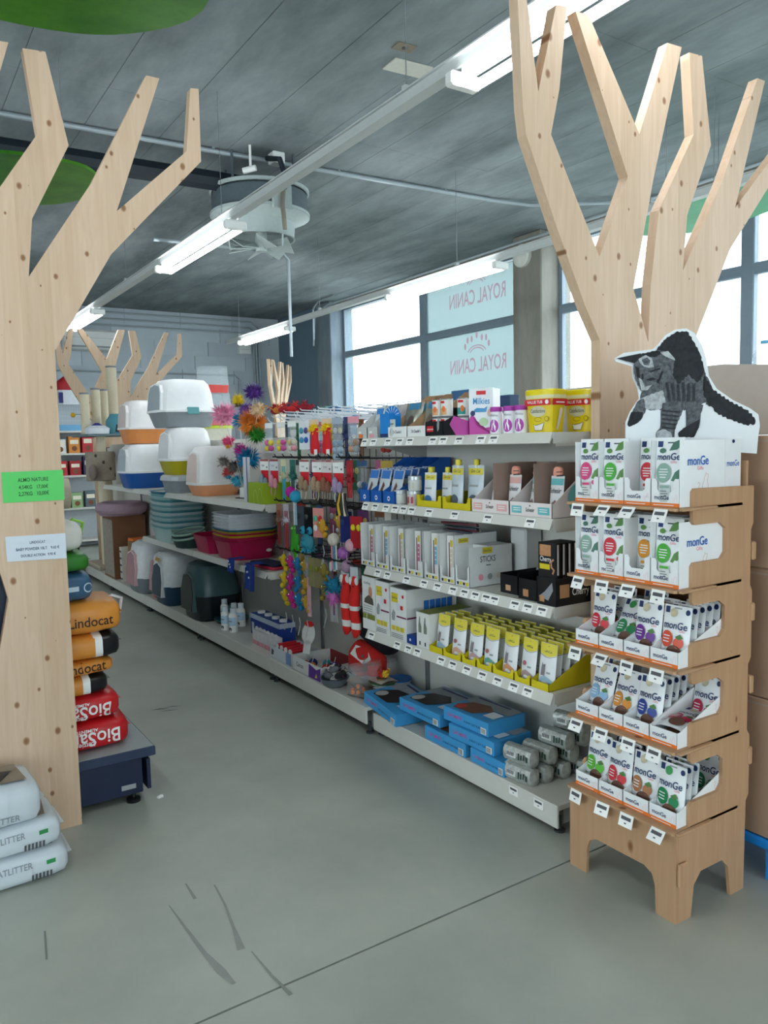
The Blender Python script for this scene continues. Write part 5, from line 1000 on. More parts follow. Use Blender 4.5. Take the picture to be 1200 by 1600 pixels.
for a in (('pale pink feather wand spreading wide', 350, 648, '#e89ab8', .1, 50), ('yellow feather wand with black core', 372, 625, '#e3c51e', .05, 40, '#6b5a1a'), ('dark purple feather wand at the top', 396, 613, '#5a2f86', .07, 40), ('sky blue feather wand beside the pale pink one', 375, 657, '#2f9cc8', .065, 46), ('large orange feather wand', 394, 662, '#e8923a', .1, 70, '#e0872c'), ('bright green feather wand below the orange one', 401, 680, '#2f8f2a', .065, 50), ('magenta feather wand below the green one', 378, 705, '#cc2f9c', .06, 46), ('large teal blue feather wand at mid height', 388, 716, '#1f8fc0', .085, 60), ('pink and orange feather wand near the pot', 357, 690, '#e8568a', .05, 40, '#e8a030'), ('red feather wand just above the pot', 357, 738, '#d0504c', .05, 40, '#2a9cc0'), ('grey fur wand beside the red one', 348, 722, '#8d8780', .055, 46), ('pale teal feather wand low by the pot', 372, 752, '#46b4cc', .06, 44), ('grey brown fur wand leaning beside the pot', 366, 730, '#77706a', .055, 46), ('violet ribbon wand behind the yellow one', 385, 640, '#7a4fa0', .06, 40), ('cream feather wand behind the orange one', 403, 640, '#e6c9a0', .06, 40)): wand(*a)
# red toy mice heaped over the hooks, tubs on the far shelf top
for k, (px, py, c) in enumerate(((430, 640, '#9c1f2c'), (445, 645, '#b02630'), (462, 648, '#d02a30'), (476, 650, '#8c1a2a'), (438, 655, '#e08a3a'))):
    b = B(); b.ball(fur_(c), (0, 0, .02), .03, 10, 8, (1.7, .9, .8)); b.ball(fur_(c), (.05, 0, .03), .012); b.tube(P(c, .7), [(-.045, 0, .02), (-.09, .01, .05), (-.12, 0, .03)], .004, 5); tuft(b, P(c, .8), (0, 0, .03), .05, 16); p = at(px, py, X=2.22); put('toy_mouse', '%s furry toy mouse lying on the white hooks, %s from the wands' % (('dark red', 'red', 'bright red', 'maroon', 'orange')[k], ORD[k]), 'cat toy', b.mesh('m'), 2.22, p.y, 1.706, .4*k)
p = at(474, 640, X=2.62); put('white_tub', 'white tub with green band standing behind the toy hooks', 'tub', B().lathe(WHITE, [(.09, 0), (.1, .01), (.1, .05)], 20).lathe(P('#8fa58a', .5), [(.101, .05), (.101, .11)], 20).lathe(WHITE, [(.104, .11), (.104, .135), (0, .137)], 20).mesh('t'), 2.62, p.y, 1.56)
for k, (px, c, h, nm) in enumerate(((492, '#5ba9b8', .16, 'teal'), (503, '#7fa8a0', .2, 'sage green'), (519, '#2f62a0', .19, 'blue'), (533, '#4f92c8', .17, 'light blue'))): put('boxed_good', nm+' box standing behind the toy hooks', 'box', box_(.1, .09, h, P(c, .5), lambda b, mp, h=h: b.rect(PALE, -.05, h*.5, .05, h*.7, mp)), 2.6, at(px, 640, X=2.6).y, 1.56)
bk = thing('shelf_back_unit', 'white shelf top on the other side of the long shelf', 'shelf', (2.475, 2.06, 0)); B().box(SHELF, 0, .40, 0, 7.9, 1.535, 1.559).obj('shelf', bk, smooth=False); B().box(SHELF, 0, .42, 0, 7.9, .02, .15).obj('base', bk, smooth=False); B().box(P('#cfcdc5', .5), .001, .02, 0, 7.9, .15, 1.535).obj('back_panel', bk, smooth=False)
# ---- deck of the toy bay
z = .15
def on(px, py, zz=.15): return at(px, py, Z=zz)
LB = P('#b9d6ea', .4)
def bot():
    b = B(); b.lathe(WHITE, [(.03, 0), (.032, .004), (.032, .12), (.026, .135), (.02, .14)], 16); b.lathe(P('#dfe8ee', .4), [(.022, .14), (.022, .175), (0, .176)], 14); m = lambda x, z_, e: ((.032+e)*math.sin(x/.032), -(.032+e)*math.cos(x/.032), z_); b.rect(LB, -.05, .05, .05, .11, m, 8); b.poly(INK, [(-.012, .012), (.012, .012), (.016, .03), (.0, .04), (-.014, .028)], m); b.rect(INK, -.02, .08, .02, .086, m, 3); return b.mesh('bottle')
bm_ = bot()
for k, (px, py, X_) in enumerate(((345, 985, 2.10), (360, 988, 2.12), (345, 972, 2.2), (366, 978, 2.2), (378, 978, 2.24))): p = on(px, py); put('shampoo_bottle', 'white bottle with pale blue label, %s by the blue pack' % ORD[k], 'bottle', bm_, X_+.03, p.y, z, .3, 'white bottles on the deck')
b = B(); b.box(P('#1e3f94', .5, .05), -.24, .24, 0, .12, 0, .15); b.rect(P('#b8c6d6', .5), -.24, .115, .24, .15, front(0)); b.rect(P('#b8c6d6', .5), 0, .115, .12, .15, right(.24)); b.rect(PALE, -.22, .02, -.18, .09, front(0)); [b.lathe(WHITE, [(.028, .15), (.028, .165), (0, .166)], 14, T(-.18+.12*k, .06, 0)) for k in range(4)]; put('bottle_pack', 'navy blue shrink pack with white caps behind the small cartons', 'pack', b.mesh('p', False), 2.24, 5.02, z)
for k in range(6): b = B(); b.box(P('#dcd9da', .5), -.028, .028, 0, .05, 0, .1); b.rect(PINK, -.028, .0, .028, .03, front(0)); b.prism(P('#dcd9da', .5), [(-.028, .1), (.028, .1), (.02, .115), (0, .122), (-.02, .115)], .02, .022); put('small_carton', 'small white carton with pink foot, %s from the bottles' % ORD[k], 'carton', b.mesh('c', False), 2.13, 4.95-.062*k, z, 0, 'small white cartons')
def tray_obj(nm, lb, w, d, h, m, inn, X_, Y_, fd=None, rz=0): put(nm, lb, 'tray', panel_tray(w, d, h, h, m, inn, flat=True, fdec=fd).mesh('t', False), X_, Y_, z, rz)
tray_obj('card_box', 'white and blue open card box of red packs', .3, .2, .075, P('#d5dbe2', .5), P('#c9c9cc', .5), 2.08, 4.44, lambda b, mp: (b.rect(P('#7f96c0', .5), .08, 0, .15, .075, mp), b.poly(INK, [(-.13, .02), (-.1, .02), (-.09, .05), (-.12, .06)], mp)))
for k in range(4): put('red_pack', 'red tube pack in the white and blue open box, %s along' % ORD[k], 'pack', B().tube(P('#cf2430', .4), [(0, 0, .02), (0, .13, .02)], .019, 10).tube(WHITE, [(0, -.004, .02), (0, .0, .02)], .019, 10).mesh('r'), 2.11, 4.54-.062*k, z+.05, .05*k, 'red packs')
def cam_(b, mp): b.text(INK, 'Camon', -.09, .03, .09, mp, 1.2); b.poly(P('#5a2a8c', .5), [(.02, 0), (.17, 0), (.17, .08), (.12, .06), (.03, .08)], mp); b.poly(YL, [(.1, .01), (.13, .015), (.12, .04)], mp)
tray_obj('card_box', 'white and purple open card box of small toys', .36, .26, .085, P('#d8d8d4', .5), P('#8a2a2f', .6), 2.07, 4.06, cam_)
for k in range(7): put('plush_ball', '%s plush ball in the white and purple box' % ('red', 'navy', 'teal', 'orange', 'scarlet', 'violet', 'brown')[k], 'cat toy', B().ball(fur_(('#c42a2a', '#27356e', '#3a8f98', '#d07a30', '#b8302c', '#5a3a8c', '#8a5a40')[k]), (0, 0, .028), .028, 12, 8).tube(PALE, [(0, 0, .055), (.01, 0, .075), (.0, .01, .085)], .002, 4).mesh('b'), 2.12+.055*(k % 3)+.01*(k//3), 4.18-.1*(k//2)*.75, z+.003, 0, 'plush balls in the purple box')
put('hang_tag', 'white round toy card with red top leaning in the purple box', 'tag', B().prism(P('#dcdcd8', .5), cir(0, .12, .055, .065, 18), 0, .002).prism(P('#cc2a2a', .5), cir(0, .18, .04, .018, 12), -.003, -.001).box(P('#dcdcd8', .5), -.03, .03, 0, .002, 0, .08).mesh('h', False), 2.14, 4.2, z+.09, .3, None, -.2)
# plush cushions, bowl of mice, jars
b = B(); rd = P('#c8241f', .85, .08, 50, bump=.2); b.loft(rd, [(.06, .04, -.13), (.1, .06, -.1), (.115, .07, 0), (.1, .06, .1), (.05, .035, .13)], 18, 2.4, T(0, .08, .075, rx=0, ry=PI/2)); m = lambda x, z_, e: (x, .08-(.069+e)*math.cos(z_), .075+.112*math.sin(z_)); b.poly(P('#dcdad6', .8), [(-.08, .3), (.05, .25), (.09, .7), (.02, 1.1), (-.07, .9)], lambda x, z_, e: m(x, z_, .004+e)); b.poly(INK, cir(.02, .6, .01, .09, 10), lambda x, z_, e: m(x, z_, .006+e))
put('plush_cushion', 'red and white plush fish lying over the deck', 'cat toy', b.mesh('c'), 2.2, 3.73, z+.045, .1, None, 0, .25)
b = B(); dk = P('#15131d', .9, .15, 60, bump=.2); b.loft(dk, [(.05, .05, -.2), (.09, .08, -.15), (.1, .09, 0), (.09, .08, .14), (.03, .03, .2)], 18, 2.3, T(0, .1, .1, ry=PI/2)); b.rect(P('#3a3058', .8), -.06, .4, .06, .8, lambda x, z_, e: (x, .1-(.09+e)*math.cos(z_), .1+.098*math.sin(z_)+.004)); put('plush_cushion', 'black and purple plush roll behind the red fish', 'cat toy', b.mesh('c'), 2.25, 3.72, z+.2, -.05, None, 0, .2)
p = on(518, 1072); put('toy_bowl', 'grey bowl heaped with mice behind the deck edge', 'bowl', B().lathe(P('#5d666e', .3), [(.05, 0), (.075, .02), (.085, .05), (.08, .05), (.07, .022), (0, .012)], 20).mesh('b'), 2.11, p.y, z)
for k in range(9):
    a = k*2.4; r_ = .05 if k < 6 else .02; b = B(); c = ('#d9d6d2', '#6b6f74', '#24262b')[k % 3]; b.ball(fur_(c), (0, 0, .018), .02, 10, 7, (1.6, .9, .9)); b.ball(PINK, (.032, 0, .018), .004, 6, 4); b.ball(fur_(c), (.015, .012, .033), .008, 6, 5); b.tube(P(c, .8), [(-.03, 0, .015), (-.06, .01, .02), (-.07, .02, .0)], .0025, 4); b.box(WHITE, -.02, .02, -.03, -.029, -.01, .03)
    put('toy_mouse', '%s furry mouse heaped in the grey bowl, %s one' % (('white', 'grey', 'black')[k % 3], ORD[k//3]), 'cat toy', b.mesh('m'), 2.11+r_*math.cos(a), p.y+r_*math.sin(a), z+.03+(.02 if k < 6 else .05), a, None, .2, .2)
jc = clear('jar_clear', '#d6dde0', .16, .05)
def jarc(r, h):
    b = B(); b.lathe(jc, [(r*.9, 0), (r, .006), (r, h*.78), (r*.9, h*.84), (r*.92, h)], 24); b.lathe(jc, [(r*.98, h*.86), (r*.98, h*.9)], 24); return b.mesh('j')
for k, (px, py, r_, h_, X_, lb) in enumerate(((560, 1083, .058, .16, 2.13, 'clear plastic jar with orange balls inside'), (582, 1070, .055, .17, 2.24, 'clear plastic jar, tall, behind the orange ball jar'), (605, 1050, .065, .16, 2.36, 'clear plastic jar against the back panel'))):
    Y_ = at(px, py, X=X_).y; put('clear_jar', lb, 'jar', jarc(r_, h_), X_, Y_, z)
    if k == 0:
        for j in range(7): a = j*2*PI/6; put('orange_ball', 'small orange ball in the clear jar, %s layer' % ('lower' if j < 6 else 'upper'), 'ball', B().ball(P('#e2762a', .5), (0, 0, .014), .014, 10, 7).mesh('o'), X_+(.034*math.cos(a) if j < 6 else 0), Y_+(.034*math.sin(a) if j < 6 else 0), z+.008+(0 if j < 6 else .024), 0, 'orange balls in the jar')
for k, (px, X_, c, rim) in enumerate(((603, 2.27, '#c9cfd4', '#1f7a3a'), (628, 2.37, '#d8dde0', '#2a6cb8'))):
    Y_ = at(px, 1060, X=X_).y+.03; put('toy_bowl', ('white bowl with green rim holding wrapped rope toys', 'white bowl with blue rim beside the rope toys')[k], 'bowl', B().lathe(P(c, .4), [(.04, 0), (.06, .02), (.07, .05), (.066, .05), (.05, .02), (0, .014)], 20).lathe(P(rim, .5), [(.071, .05), (.071, .058), (.066, .056)], 20).mesh('b'), X_, Y_, z)
    if k == 0:
        for j in range(6): b = B(); [b.tube(m_, [(.03*math.cos(j+i), .03*math.sin(j+i), .02), (.01*i, .01*j-.03, .05), (-.03*math.cos(j+2*i), -.03*math.sin(j), .08)], .007, 6) for i, m_ in enumerate((P('#c8302a', .6), P('#e0b428', .6)))]; put('rope_toy', 'red and yellow rope toy in the green rimmed bowl', 'cat toy', b.mesh('r'), X_, Y_, z+.02+.005*j, j, 'rope toys in the bowl')
for k, (px, py, w, d, rz, c) in enumerate(((600, 1095, .2, .14, .3, '#a99c8c'), (585, 1088, .22, .13, -.2, '#b3aaa0'), (625, 1080, .2, .15, .5, '#9c8470'), (612, 1088, .18, .12, .1, '#c9c2b8'))):
    q = on(px, py); b = B(); b.grid(P(c, .5, .2, 20), lambda i, j, w=w, d=d: ((i-.5)*w, j*d, .012+.008*math.sin(5*i+k)*math.sin(4*j)), 6, 5); b.grid(P('#8f8478', .6), lambda i, j, w=w, d=d: ((i-.5)*w, j*d, .004), 2, 2, flip=True); b.poly(P('#5d4a3c', .6, .2), cir(.02, d*.5, w*.2, d*.25, 10), lambda x, zz, e: (x, zz, .02+e))
    put('leaflet_bag', 'crumpled brown paper bag on the deck, %s up from the jars' % ORD[k], 'bag', b.mesh('l'), 2.10+.03*k, q.y+.1, z+.0205*k, rz)
put('flap_box', 'blue dog flap box jutting over the end of the toy deck', 'box', dg, 2.07, 3.275, .1365, -.06, None, 0, .1)
# teal dish on the deck
p = on(335, 982); tq = put('teal_dish', 'folded teal cloth dish in front of the dark green carrier', 'dish', B().lathe(P('#1f5a66', .5), [(.10, 0), (.13, .02), (.135, .035), (.12, .03), (.09, .012), (0, .01)], 24).mesh('d'), 2.27, p.y+.14, z); B().add([(-.08, -.02, .03), (.06, -.05, .03), (.05, -.02, .13), (-.03, 0, .14), (-.08, .06, .03), (.06, .05, .03)], [(0, 1, 2, 3), (3, 2, 5, 4), (0, 3, 4), (1, 5, 2)], P('#2a6f7c', .6)).obj('cloth', tq)
# ================================================================ litter boxes, trays and carriers
def litter(lb, X_, Y_, z_, w, d, hb_, hh, cb_, ch, door='#9aa0a4', clip=None, rz=0, nm='litter_box', ov=.012):
    """hooded litter box: flared tray, rounded hood, flap door in the end that faces the aisle"""
    o = thing(nm, lb, 'litter box', (X_+d/2, Y_, z_), SH+rz)
    cm, hm = P(cb_, .35, .03), P(ch, .28, .02)
    B().loft(cm, [(w*.40, d*.40, 0), (w*.42, d*.42, .012), (w*.49, d*.49, hb_-.012), (w*.5, d*.5, hb_)], 28, 5).obj('tray', o)
    B().loft(hm, [(w*.5+ov, d*.5+ov, hb_-.006), (w*.5+ov, d*.5+ov, hb_+.012), (w*.48, d*.48, hb_+.016), (w*.45, d*.45, hb_+(hh*.55)), (w*.42, d*.40, hb_+hh*.85), (w*.36, d*.34, hb_+hh*.97), (w*.24, d*.22, hb_+hh)], 28, 4.2).obj('hood', o)
    wd = w*.30; b = B(); fo_ = [(-wd, 0), (wd, 0), (wd*.95, hh*.5), (wd*.7, hh*.72), (0, hh*.78), (-wd*.7, hh*.72), (-wd*.95, hh*.5)]
    b.prism(hm, [(x*1.14, zz*1.08-.004) for x, zz in fo_], -.006, .02); b.prism(P(door, .2, .02), fo_, -.009, -.005)
    b.obj('door', o, (0, -d*.485, hb_+.012), (-.09, 0, 0), smooth=False)
    if clip:
        for s_ in (-1, 1): B().box(P(clip, .4), -.05, .05, -.008, .012, -.03, .03, b=.005).obj('clip', o, (s_*(w*.5+ov), 0, hb_+.004), (0, 0, s_*PI/2), smooth=False)
    return o
ZS = 1.13
litter('litter box with peach base and white hood beside the feather wands', 2.06, 5.88, ZS, .36, .365, .09, .29, '#f0a677', '#efece9', '#e8cfc4')
gb = thing('storage_box', 'grey lidded box under the yellow litter box', 'box', (2.235, 6.46, ZS), SH); B().loft(P('#8e959b', .4), [(.16, .17, 0), (.18, .19, .10)], 24, 5).obj('body', gb); B().loft(P('#c9ced2', .35), [(.192, .2, .10), (.195, .205, .108), (.19, .2, .135), (.17, .18, .15)], 24, 5).obj('lid', gb)
litter('litter box with olive yellow base and white hood on the grey box', 2.03, 6.46, ZS+.151, .42, .395, .12, .27, '#b9ad1f', '#eeedec', '#e4e4e2')
litter('large white litter box with grey base and teal clips, topmost of its pile', 2.0, 6.58, ZS+.151+.3905, .46, .5, .13, .27, '#8f9598', '#f4f4f4', '#a8b0b4', '#5d9ea0', .05)
litter('litter box with royal blue base and white hood on the shelf', 1.99, 7.62, ZS, .44, .435, .15, .27, '#1c59a6', '#e9eaea', '#b4bac0')
litter('litter box with orange base and white hood on the blue one', 2.02, 7.65, ZS+.4205, .42, .42, .14, .27, '#ea9455', '#ece8e6', '#e2cdc6')
B().box(P('#6f8f98', .4), 1.95, 2.4, 8.0, 8.3, 0, .012).obj('tmp') if False else None
# nested trays on the second shelf
Z2 = .70
def tray_m(w, d, h, c, rim=.012, n=24):
    b = B(); m = P(c, .35, .03); b.loft(m, [(w*.40, d*.40, 0), (w*.47, d*.47, h-.006)], n, 5, cap=False); b.loft(m, [(w*.40, d*.40, .0), (w*.38, d*.38, .002)], n, 5); b.loft(m, [(w*.47, d*.47, h-.006), (w*.5, d*.5, h-.004), (w*.5, d*.5, h), (w*.465, d*.465, h), (w*.395, d*.395, .006)], n, 5, cap=False); return b.mesh('tray')
cs_ = ['#b9d3d2', '#7fb3b8', '#d6dede', '#5b9aa3']; tms = {c: tray_m(.5, .40, .12, c) for c in cs_+['#2f7f96']}
for k in range(15): thing('litter_tray', ('uppermost teal litter tray of the tall nested stack' if k == 14 else '%s nested litter tray from the bottom of the tall teal stack' % ORD[k]), 'tray', (2.22, 6.72, Z2+.0225*k), SH, 'nested teal litter trays', tms['#2f7f96' if k == 14 else cs_[k % 4]])
mg = [('#b3174f', 'magenta'), ('#b3174f', 'magenta'), ('#b3174f', 'magenta'), ('#c9b21c', 'yellow'), ('#b3174f', 'magenta'), ('#b5a51e', 'yellow'), ('#2a6a8c', 'blue')]+[('#d9dde2', 'white')]*5
zz = Z2
for k, (c, nm) in enumerate(mg):
    me_ = cached(('mt', c), lambda: tray_m(.42, .40, .135, c)); o = thing('litter_tray', '%s nested litter tray, %s from the bottom of the magenta stack' % (nm, ORD[k]), 'tray', (2.25, 5.33, zz), SH, 'nested magenta litter trays', me_); zz += .014 if nm != 'white' else .024
    if k == 0: B().poly(WHITE, cir(.1, .06, .022, .012, 14), right(.188)).obj('sticker', o, smooth=False)
thing('litter_tray', 'second magenta tray behind the nested stack', 'tray', (2.25, 5.78, Z2), SH, None, cached(('mt', '#b3174f'), lambda: None))
ov_ = thing('oval_basket', 'dark green oval cat bed with pale green rim', 'basket', (2.13, 6.2, Z2), SH); B().loft(P('#27423f', .5), [(.13, .10, 0), (.17, .13, .09), (.16, .12, .09), (.12, .09, .01)], 24, 2.2).obj('bowl', ov_)
for k, (zb_, s_) in enumerate(((.09, 1), (.125, .96))): B().tube(P('#8fb0a0', .4), [(.168*s_*math.cos(t), .128*s_*math.sin(t), zb_+.025*math.sin(t)) for t in [2*PI*i/24 for i in range(25)]], .010, 6).obj('rim', ov_)
# harness and leash on the near end of that shelf
hm_ = P('#1f3f94', .8, .25, 90)
b = B(); b.box(P('#c02a48', .7), -.16, .16, 0, .16, 0, .02, b=.008); b.box(P('#1d2440', .8), -.15, .15, .01, .15, .02, .035, b=.006); o = put('pet_harness', 'red and navy harness lying on the shelf end', 'harness', b.mesh('h', False), 2.1, 4.75, Z2, .1)
for k, (px, y_, w, h, lb) in enumerate(((398, 4.72, .07, .17, 'blue patterned cloth hanging over the shelf end'), (368, 5.03, .05, .09, 'smaller blue patterned cloth hanging over the shelf edge'))):
    b = B(); b.grid(hm_, lambda i, j: ((i-.5)*w*2, -.03+.008*math.sin(6*i)-.01*j, .04-j*h), 8, 6, flip=True); b.grid(hm_, lambda i, j: ((i-.5)*w*2, -.022+.008*math.sin(6*i)-.01*j, .04-j*h), 8, 6); b.grid(hm_, lambda i, j: ((i-.5)*w*2, -.03+.1*j, .04+.004*math.sin(8*i)), 8, 3)
    [b.ball(P('#c8d2e6', .8), (-w*.8+w*.4*j, -.036, .02-h*.2*j), .008, 6, 4) for j in range(4)]; put('patterned_cloth', lb, 'cloth', b.mesh('c'), 2.045, y_, Z2-.0, 0)
# lime green box beneath the hanging mice
put('lime_box', 'lime green carton on the shelf end beneath the toy mice', 'carton', box_(.24, .2, .135, P('#9bb51f', .5, .04), lambda b, mp: (b.stroke(P('#c8d86a', .5), cir(0, .02, .03, .07, 16), .004, mp), b.stroke(P('#c8d86a', .5), cir(.07, .04, .03, .06, 16), .004, mp))), 2.08, 4.73, ZS)
put('white_display_card', 'tall white toy card with violet edge beside the lime carton', 'card', box_(.07, .02, .3, P('#d9dade', .5), lambda b, mp: (b.rect(P('#5b4a9c', .5), .02, 0, .035, .3, mp), b.rect(PALE, -.03, .1, .01, .2, mp))), 2.1, 4.93, ZS)
# carriers on the deck
ZD = .15
def carrier(lb, X_, Y_, w, d, hb_, hh, cb_, ch, door, frame, rz=0):
    o = thing('pet_carrier', lb, 'pet carrier', (X_+d/2, Y_, ZD), SH+rz); B().loft(P(cb_, .35), [(w*.42, d*.42, 0), (w*.45, d*.45, .015), (w*.5, d*.5, hb_)], 26, 4.5).obj('base', o); B().loft(P(ch, .35), [(w*.51, d*.51, hb_-.004), (w*.51, d*.51, hb_+.015), (w*.47, d*.46, hb_+hh*.5), (w*.40, d*.38, hb_+hh*.9), (w*.28, d*.26, hb_+hh)], 26, 3.8).obj('top', o)
    H = hb_+hh; q_ = [(-w*.27, .07), (w*.27, .07), (w*.3, H*.45), (w*.2, H*.72), (0, H*.78), (-w*.2, H*.72), (-w*.3, H*.45)]
    b = B(); b.prism(P(frame, .35), [(x*1.14, z_*1.06-.008) for x, z_ in q_], -.012, .04); b.prism(P(door, .25), q_, -.016, -.011); b.obj('door', o, (0, -d*.51, .01), (-.06, 0, 0), smooth=False); return o
carrier('large dark green carrier beside the teal dish', 2.03, 6.0, .44, .39, .2, .25, '#131d22', '#3a5457', '#0d1216', '#4d6163')
c2_ = carrier('white hooded carrier with navy base and navy door', 2.02, 6.75, .42, .39, .17, .28, '#24445c', '#dfe2e4', '#1c3550', '#e4e6e8'); B().box(P('#c8953a', .5), -.05, .05, -.002, .002, 0, .03).obj('sticker', c2_, (0, -.19, .38), (-.3, 0, 0))
carrier('white hooded carrier with grey base and pink door', 2.0, 7.5, .48, .39, .15, .33, '#7d848c', '#e3e5e6', '#b98a90', '#dcb8ba')
carrier('white hooded carrier with pink base behind the navy one', 2.06, 7.06, .1, .32, .12, .3, '#d0747a', '#dcdfe0', '#c9a0a4', '#d8b0b0')
# cartons, plush bed
def ctn(lb, X_, Y_, z_, w, d, h, c, **k): put('carton', lb, 'carton', box_(w, d, h, P(c, .8, .06, 6), k.get('fd'), k.get('rd')), X_, Y_, z_)
ctn('tall brown carton under the mauve plush bed', 2.06, 8.55, ZD, .42, .34, .66, '#7a5238', fd=lambda b, mp: b.rect(P('#9c9186', .8, .2), -.2, .02, .19, .62, mp))
pb_ = thing('plush_bed', 'mauve plush round cat bed on the brown carton', 'cat bed', (2.2, 8.5, ZD+.661)); fm_ = P('#a58c98', .95, .08, 60, bump=.4); B().tube(fm_, [(.2*math.cos(t), .27*math.sin(t), .075) for t in [2*PI*i/26 for i in range(27)]], .062, 10).obj('bolster', pb_); B().lathe(fm_, [(.22, 0), (.23, .02), (.2, .05), (0, .05)], 26).obj('cushion', pb_)
ctn('small brown carton with orange top beside the white carrier', 2.15, 8.02, ZD, .22, .26, .42, '#8a6a4c', rd=lambda b, mp: b.rect(P('#8c8f9c', .5, .2), .05, .05, .17, .28, mp)); put('orange_sheet', 'orange folded card lying on the small carton', 'card', B().prism(ORANGE, [(-.1, 0), (.1, .01), (.09, .03), (-.09, .03)], 0, .2).mesh('o', False), 2.15, 8.02, ZD+.421)
for k in range(5): put('slim_box', 'slim white box with dark stripe, %s up beside the small carton' % ORD[k], 'box', box_(.07, .22, .07, P('#d9d3c4', .6), lambda b, mp: (b.rect(P('#2a2c4a', .5), -.035, .015, .035, .035, mp),)), 2.09, 8.2, ZD+.0705*k)
# grey shelves edge of glass blue by the boxes
# ================================================================ cat trees at the far end
def post(b, m, x, y, z0, z1, r=.05): b.lathe(m, [(r, z0), (r, z1)], 16, T(x, y, 0))
sis = P('#d6c9ae', .9, .08, 90, bump=.3); plu = P('#b3a693', .95, .1, 50, bump=.3); gp = P('#6f7f82', .6, .05)
ct = thing('cat_tree', 'tall cat tree with paw print drum and grey platform', 'cat tree', (2.2, 9.35, .15))
B().box(plu, -.13, .23, -.3, .3, 0, .05, b=.012).obj('base', ct, smooth=False)
for (x, y, z0, z1, r) in ((0, -.12, .05, 1.0, .055), (.12, .15, .05, 1.0, .05), (0, -.12, 1.33, 1.5, .05)):
    b = B(); post(b, sis, x, y, z0, z1, r); b.obj('post', ct)
b = B(); b.lathe(P('#9d9080', .9, .1, 30), [(.15, 1.0), (.16, 1.01), (.16, 1.32), (.15, 1.33)], 24); [b.poly(P('#4d4238', .9), cir(.0, 0, .016, .02, 8), (lambda a, h: (lambda x, zz, e: ((.161+e)*math.cos(a+x/.16), (.161+e)*math.sin(a+x/.16), h+zz)))(a_, h_)) for a_, h_ in [(-2.6+.5*i, 1.06+.075*((i*3) % 4)) for i in range(9)]]; b.obj('drum', ct, (0, -.05, 0)); B().ball(P('#8a7a72', .9), (0, 0, 0), .09, 14, 10, (.5, 1, 1)).obj('pompom', ct, (-.13, -.24, 1.1))
B().box(gp, -.2, .3, -.4, .4, 1.5, 1.525, b=.006).obj('platform', ct, smooth=False)
ztop = .15+1.5255
for k, (px, h, r, lb) in enumerate(((133, .44, .05, 'scratching post with yellow pompom, nearest the blue cage'), (153, .5, .05, 'scratching post with dark red pompom between two others'), (166, .5, .045, 'thin scratching post behind the red pompom post'), (180, .78, .06, 'tallest scratching post with grey cap'))):
    p = at(px, 690, Y=9.2+.12*k); X_ = min(2.44, max(2.04, p.x)); o = thing('scratching_post', lb, 'scratching post', (X_, 9.2+.125*k, ztop)); b = B(); b.lathe(P('#c9bca8', .9), [(r*1.15, 0), (r*1.15, .02)], 18); b.obj('foot', o); b = B(); post(b, sis, 0, 0, .02, h, r); b.obj('column', o); B().lathe(P('#7d8288', .6), [(r, h), (r*1.04, h+.004), (r*1.04, h+.02), (0, h+.022)], 16).obj('cap', o)
    if k < 3: B().tube(BLACK, [(-r, -.03, h*.5), (-.14, -.05, h*.5)], .003, 4).obj('cord', o); B().ball(P(('#c79a20', '#5a1420', '#c79a20')[k], .9), (-.14, -.05, h*.48), .028, 10, 7).obj('pompom', o)
ct2 = thing('cat_tree', 'cream cat tunnel tree standing before the product shelves', 'cat tree', (1.75, 10.35, 0)); B().box(plu, -.3, .3, -.25, .25, 0, .05, b=.012).obj('base', ct2, smooth=False); b = B(); post(b, sis, .15, 0, .05, .78, .05); b.obj('post', ct2); B().lathe(P('#d9cdb4', .9, .06, 60), [(.15, -.3), (.19, -.29), (.19, .29), (.15, .3), (.14, .28), (.14, -.28)], 24, T(0, 0, .97, ry=PI/2)).obj('tunnel', ct2); B().ball(P('#cfcfcf', .9), (-.3, -.1, 1.2), .06, 12, 8).obj('pompom', ct2)
ct3 = thing('cat_tree', 'dark plush cat cave beneath the paw print drum', 'cat tree', (1.78, 9.75, 0)); B().loft(P('#23262b', .95, .15, 60), [(.2, .2, 0), (.23, .22, .05), (.22, .21, .5), (.12, .12, .62), (.05, .05, .64)], 22, 2.6).obj('cave', ct3)
for k, (dx, dy, c, lb) in enumerate(((.05, -.2, '#4f8f9c', 'teal and black pet bag on the grey platform'), (-.1, -.3, '#d8dce0', 'folded white cushion on the grey platform'))):
    b = B(); b.loft(P(c, .6, .05), [(.12, .1, 0), (.13, .11, .06+.08*(1-k)), (.08, .07, .09+.13*(1-k))], 18, 3); b.loft(P('#1f2226', .5), [(.06, .02, .02, 0, -.1), (.05, .02, .10, 0, -.1)], 12, 2.5) if k == 0 else b.loft(P('#3a3f8c', .7), [(.06, .05, .09), (.02, .02, .12)], 12, 2.2)
    thing(('pet_bag', 'cushion')[k], lb, ('bag', 'cushion')[k], ((2.36 if k == 0 else 2.12), 9.07 if k == 0 else 9.03, ztop), me=b.mesh('p'))
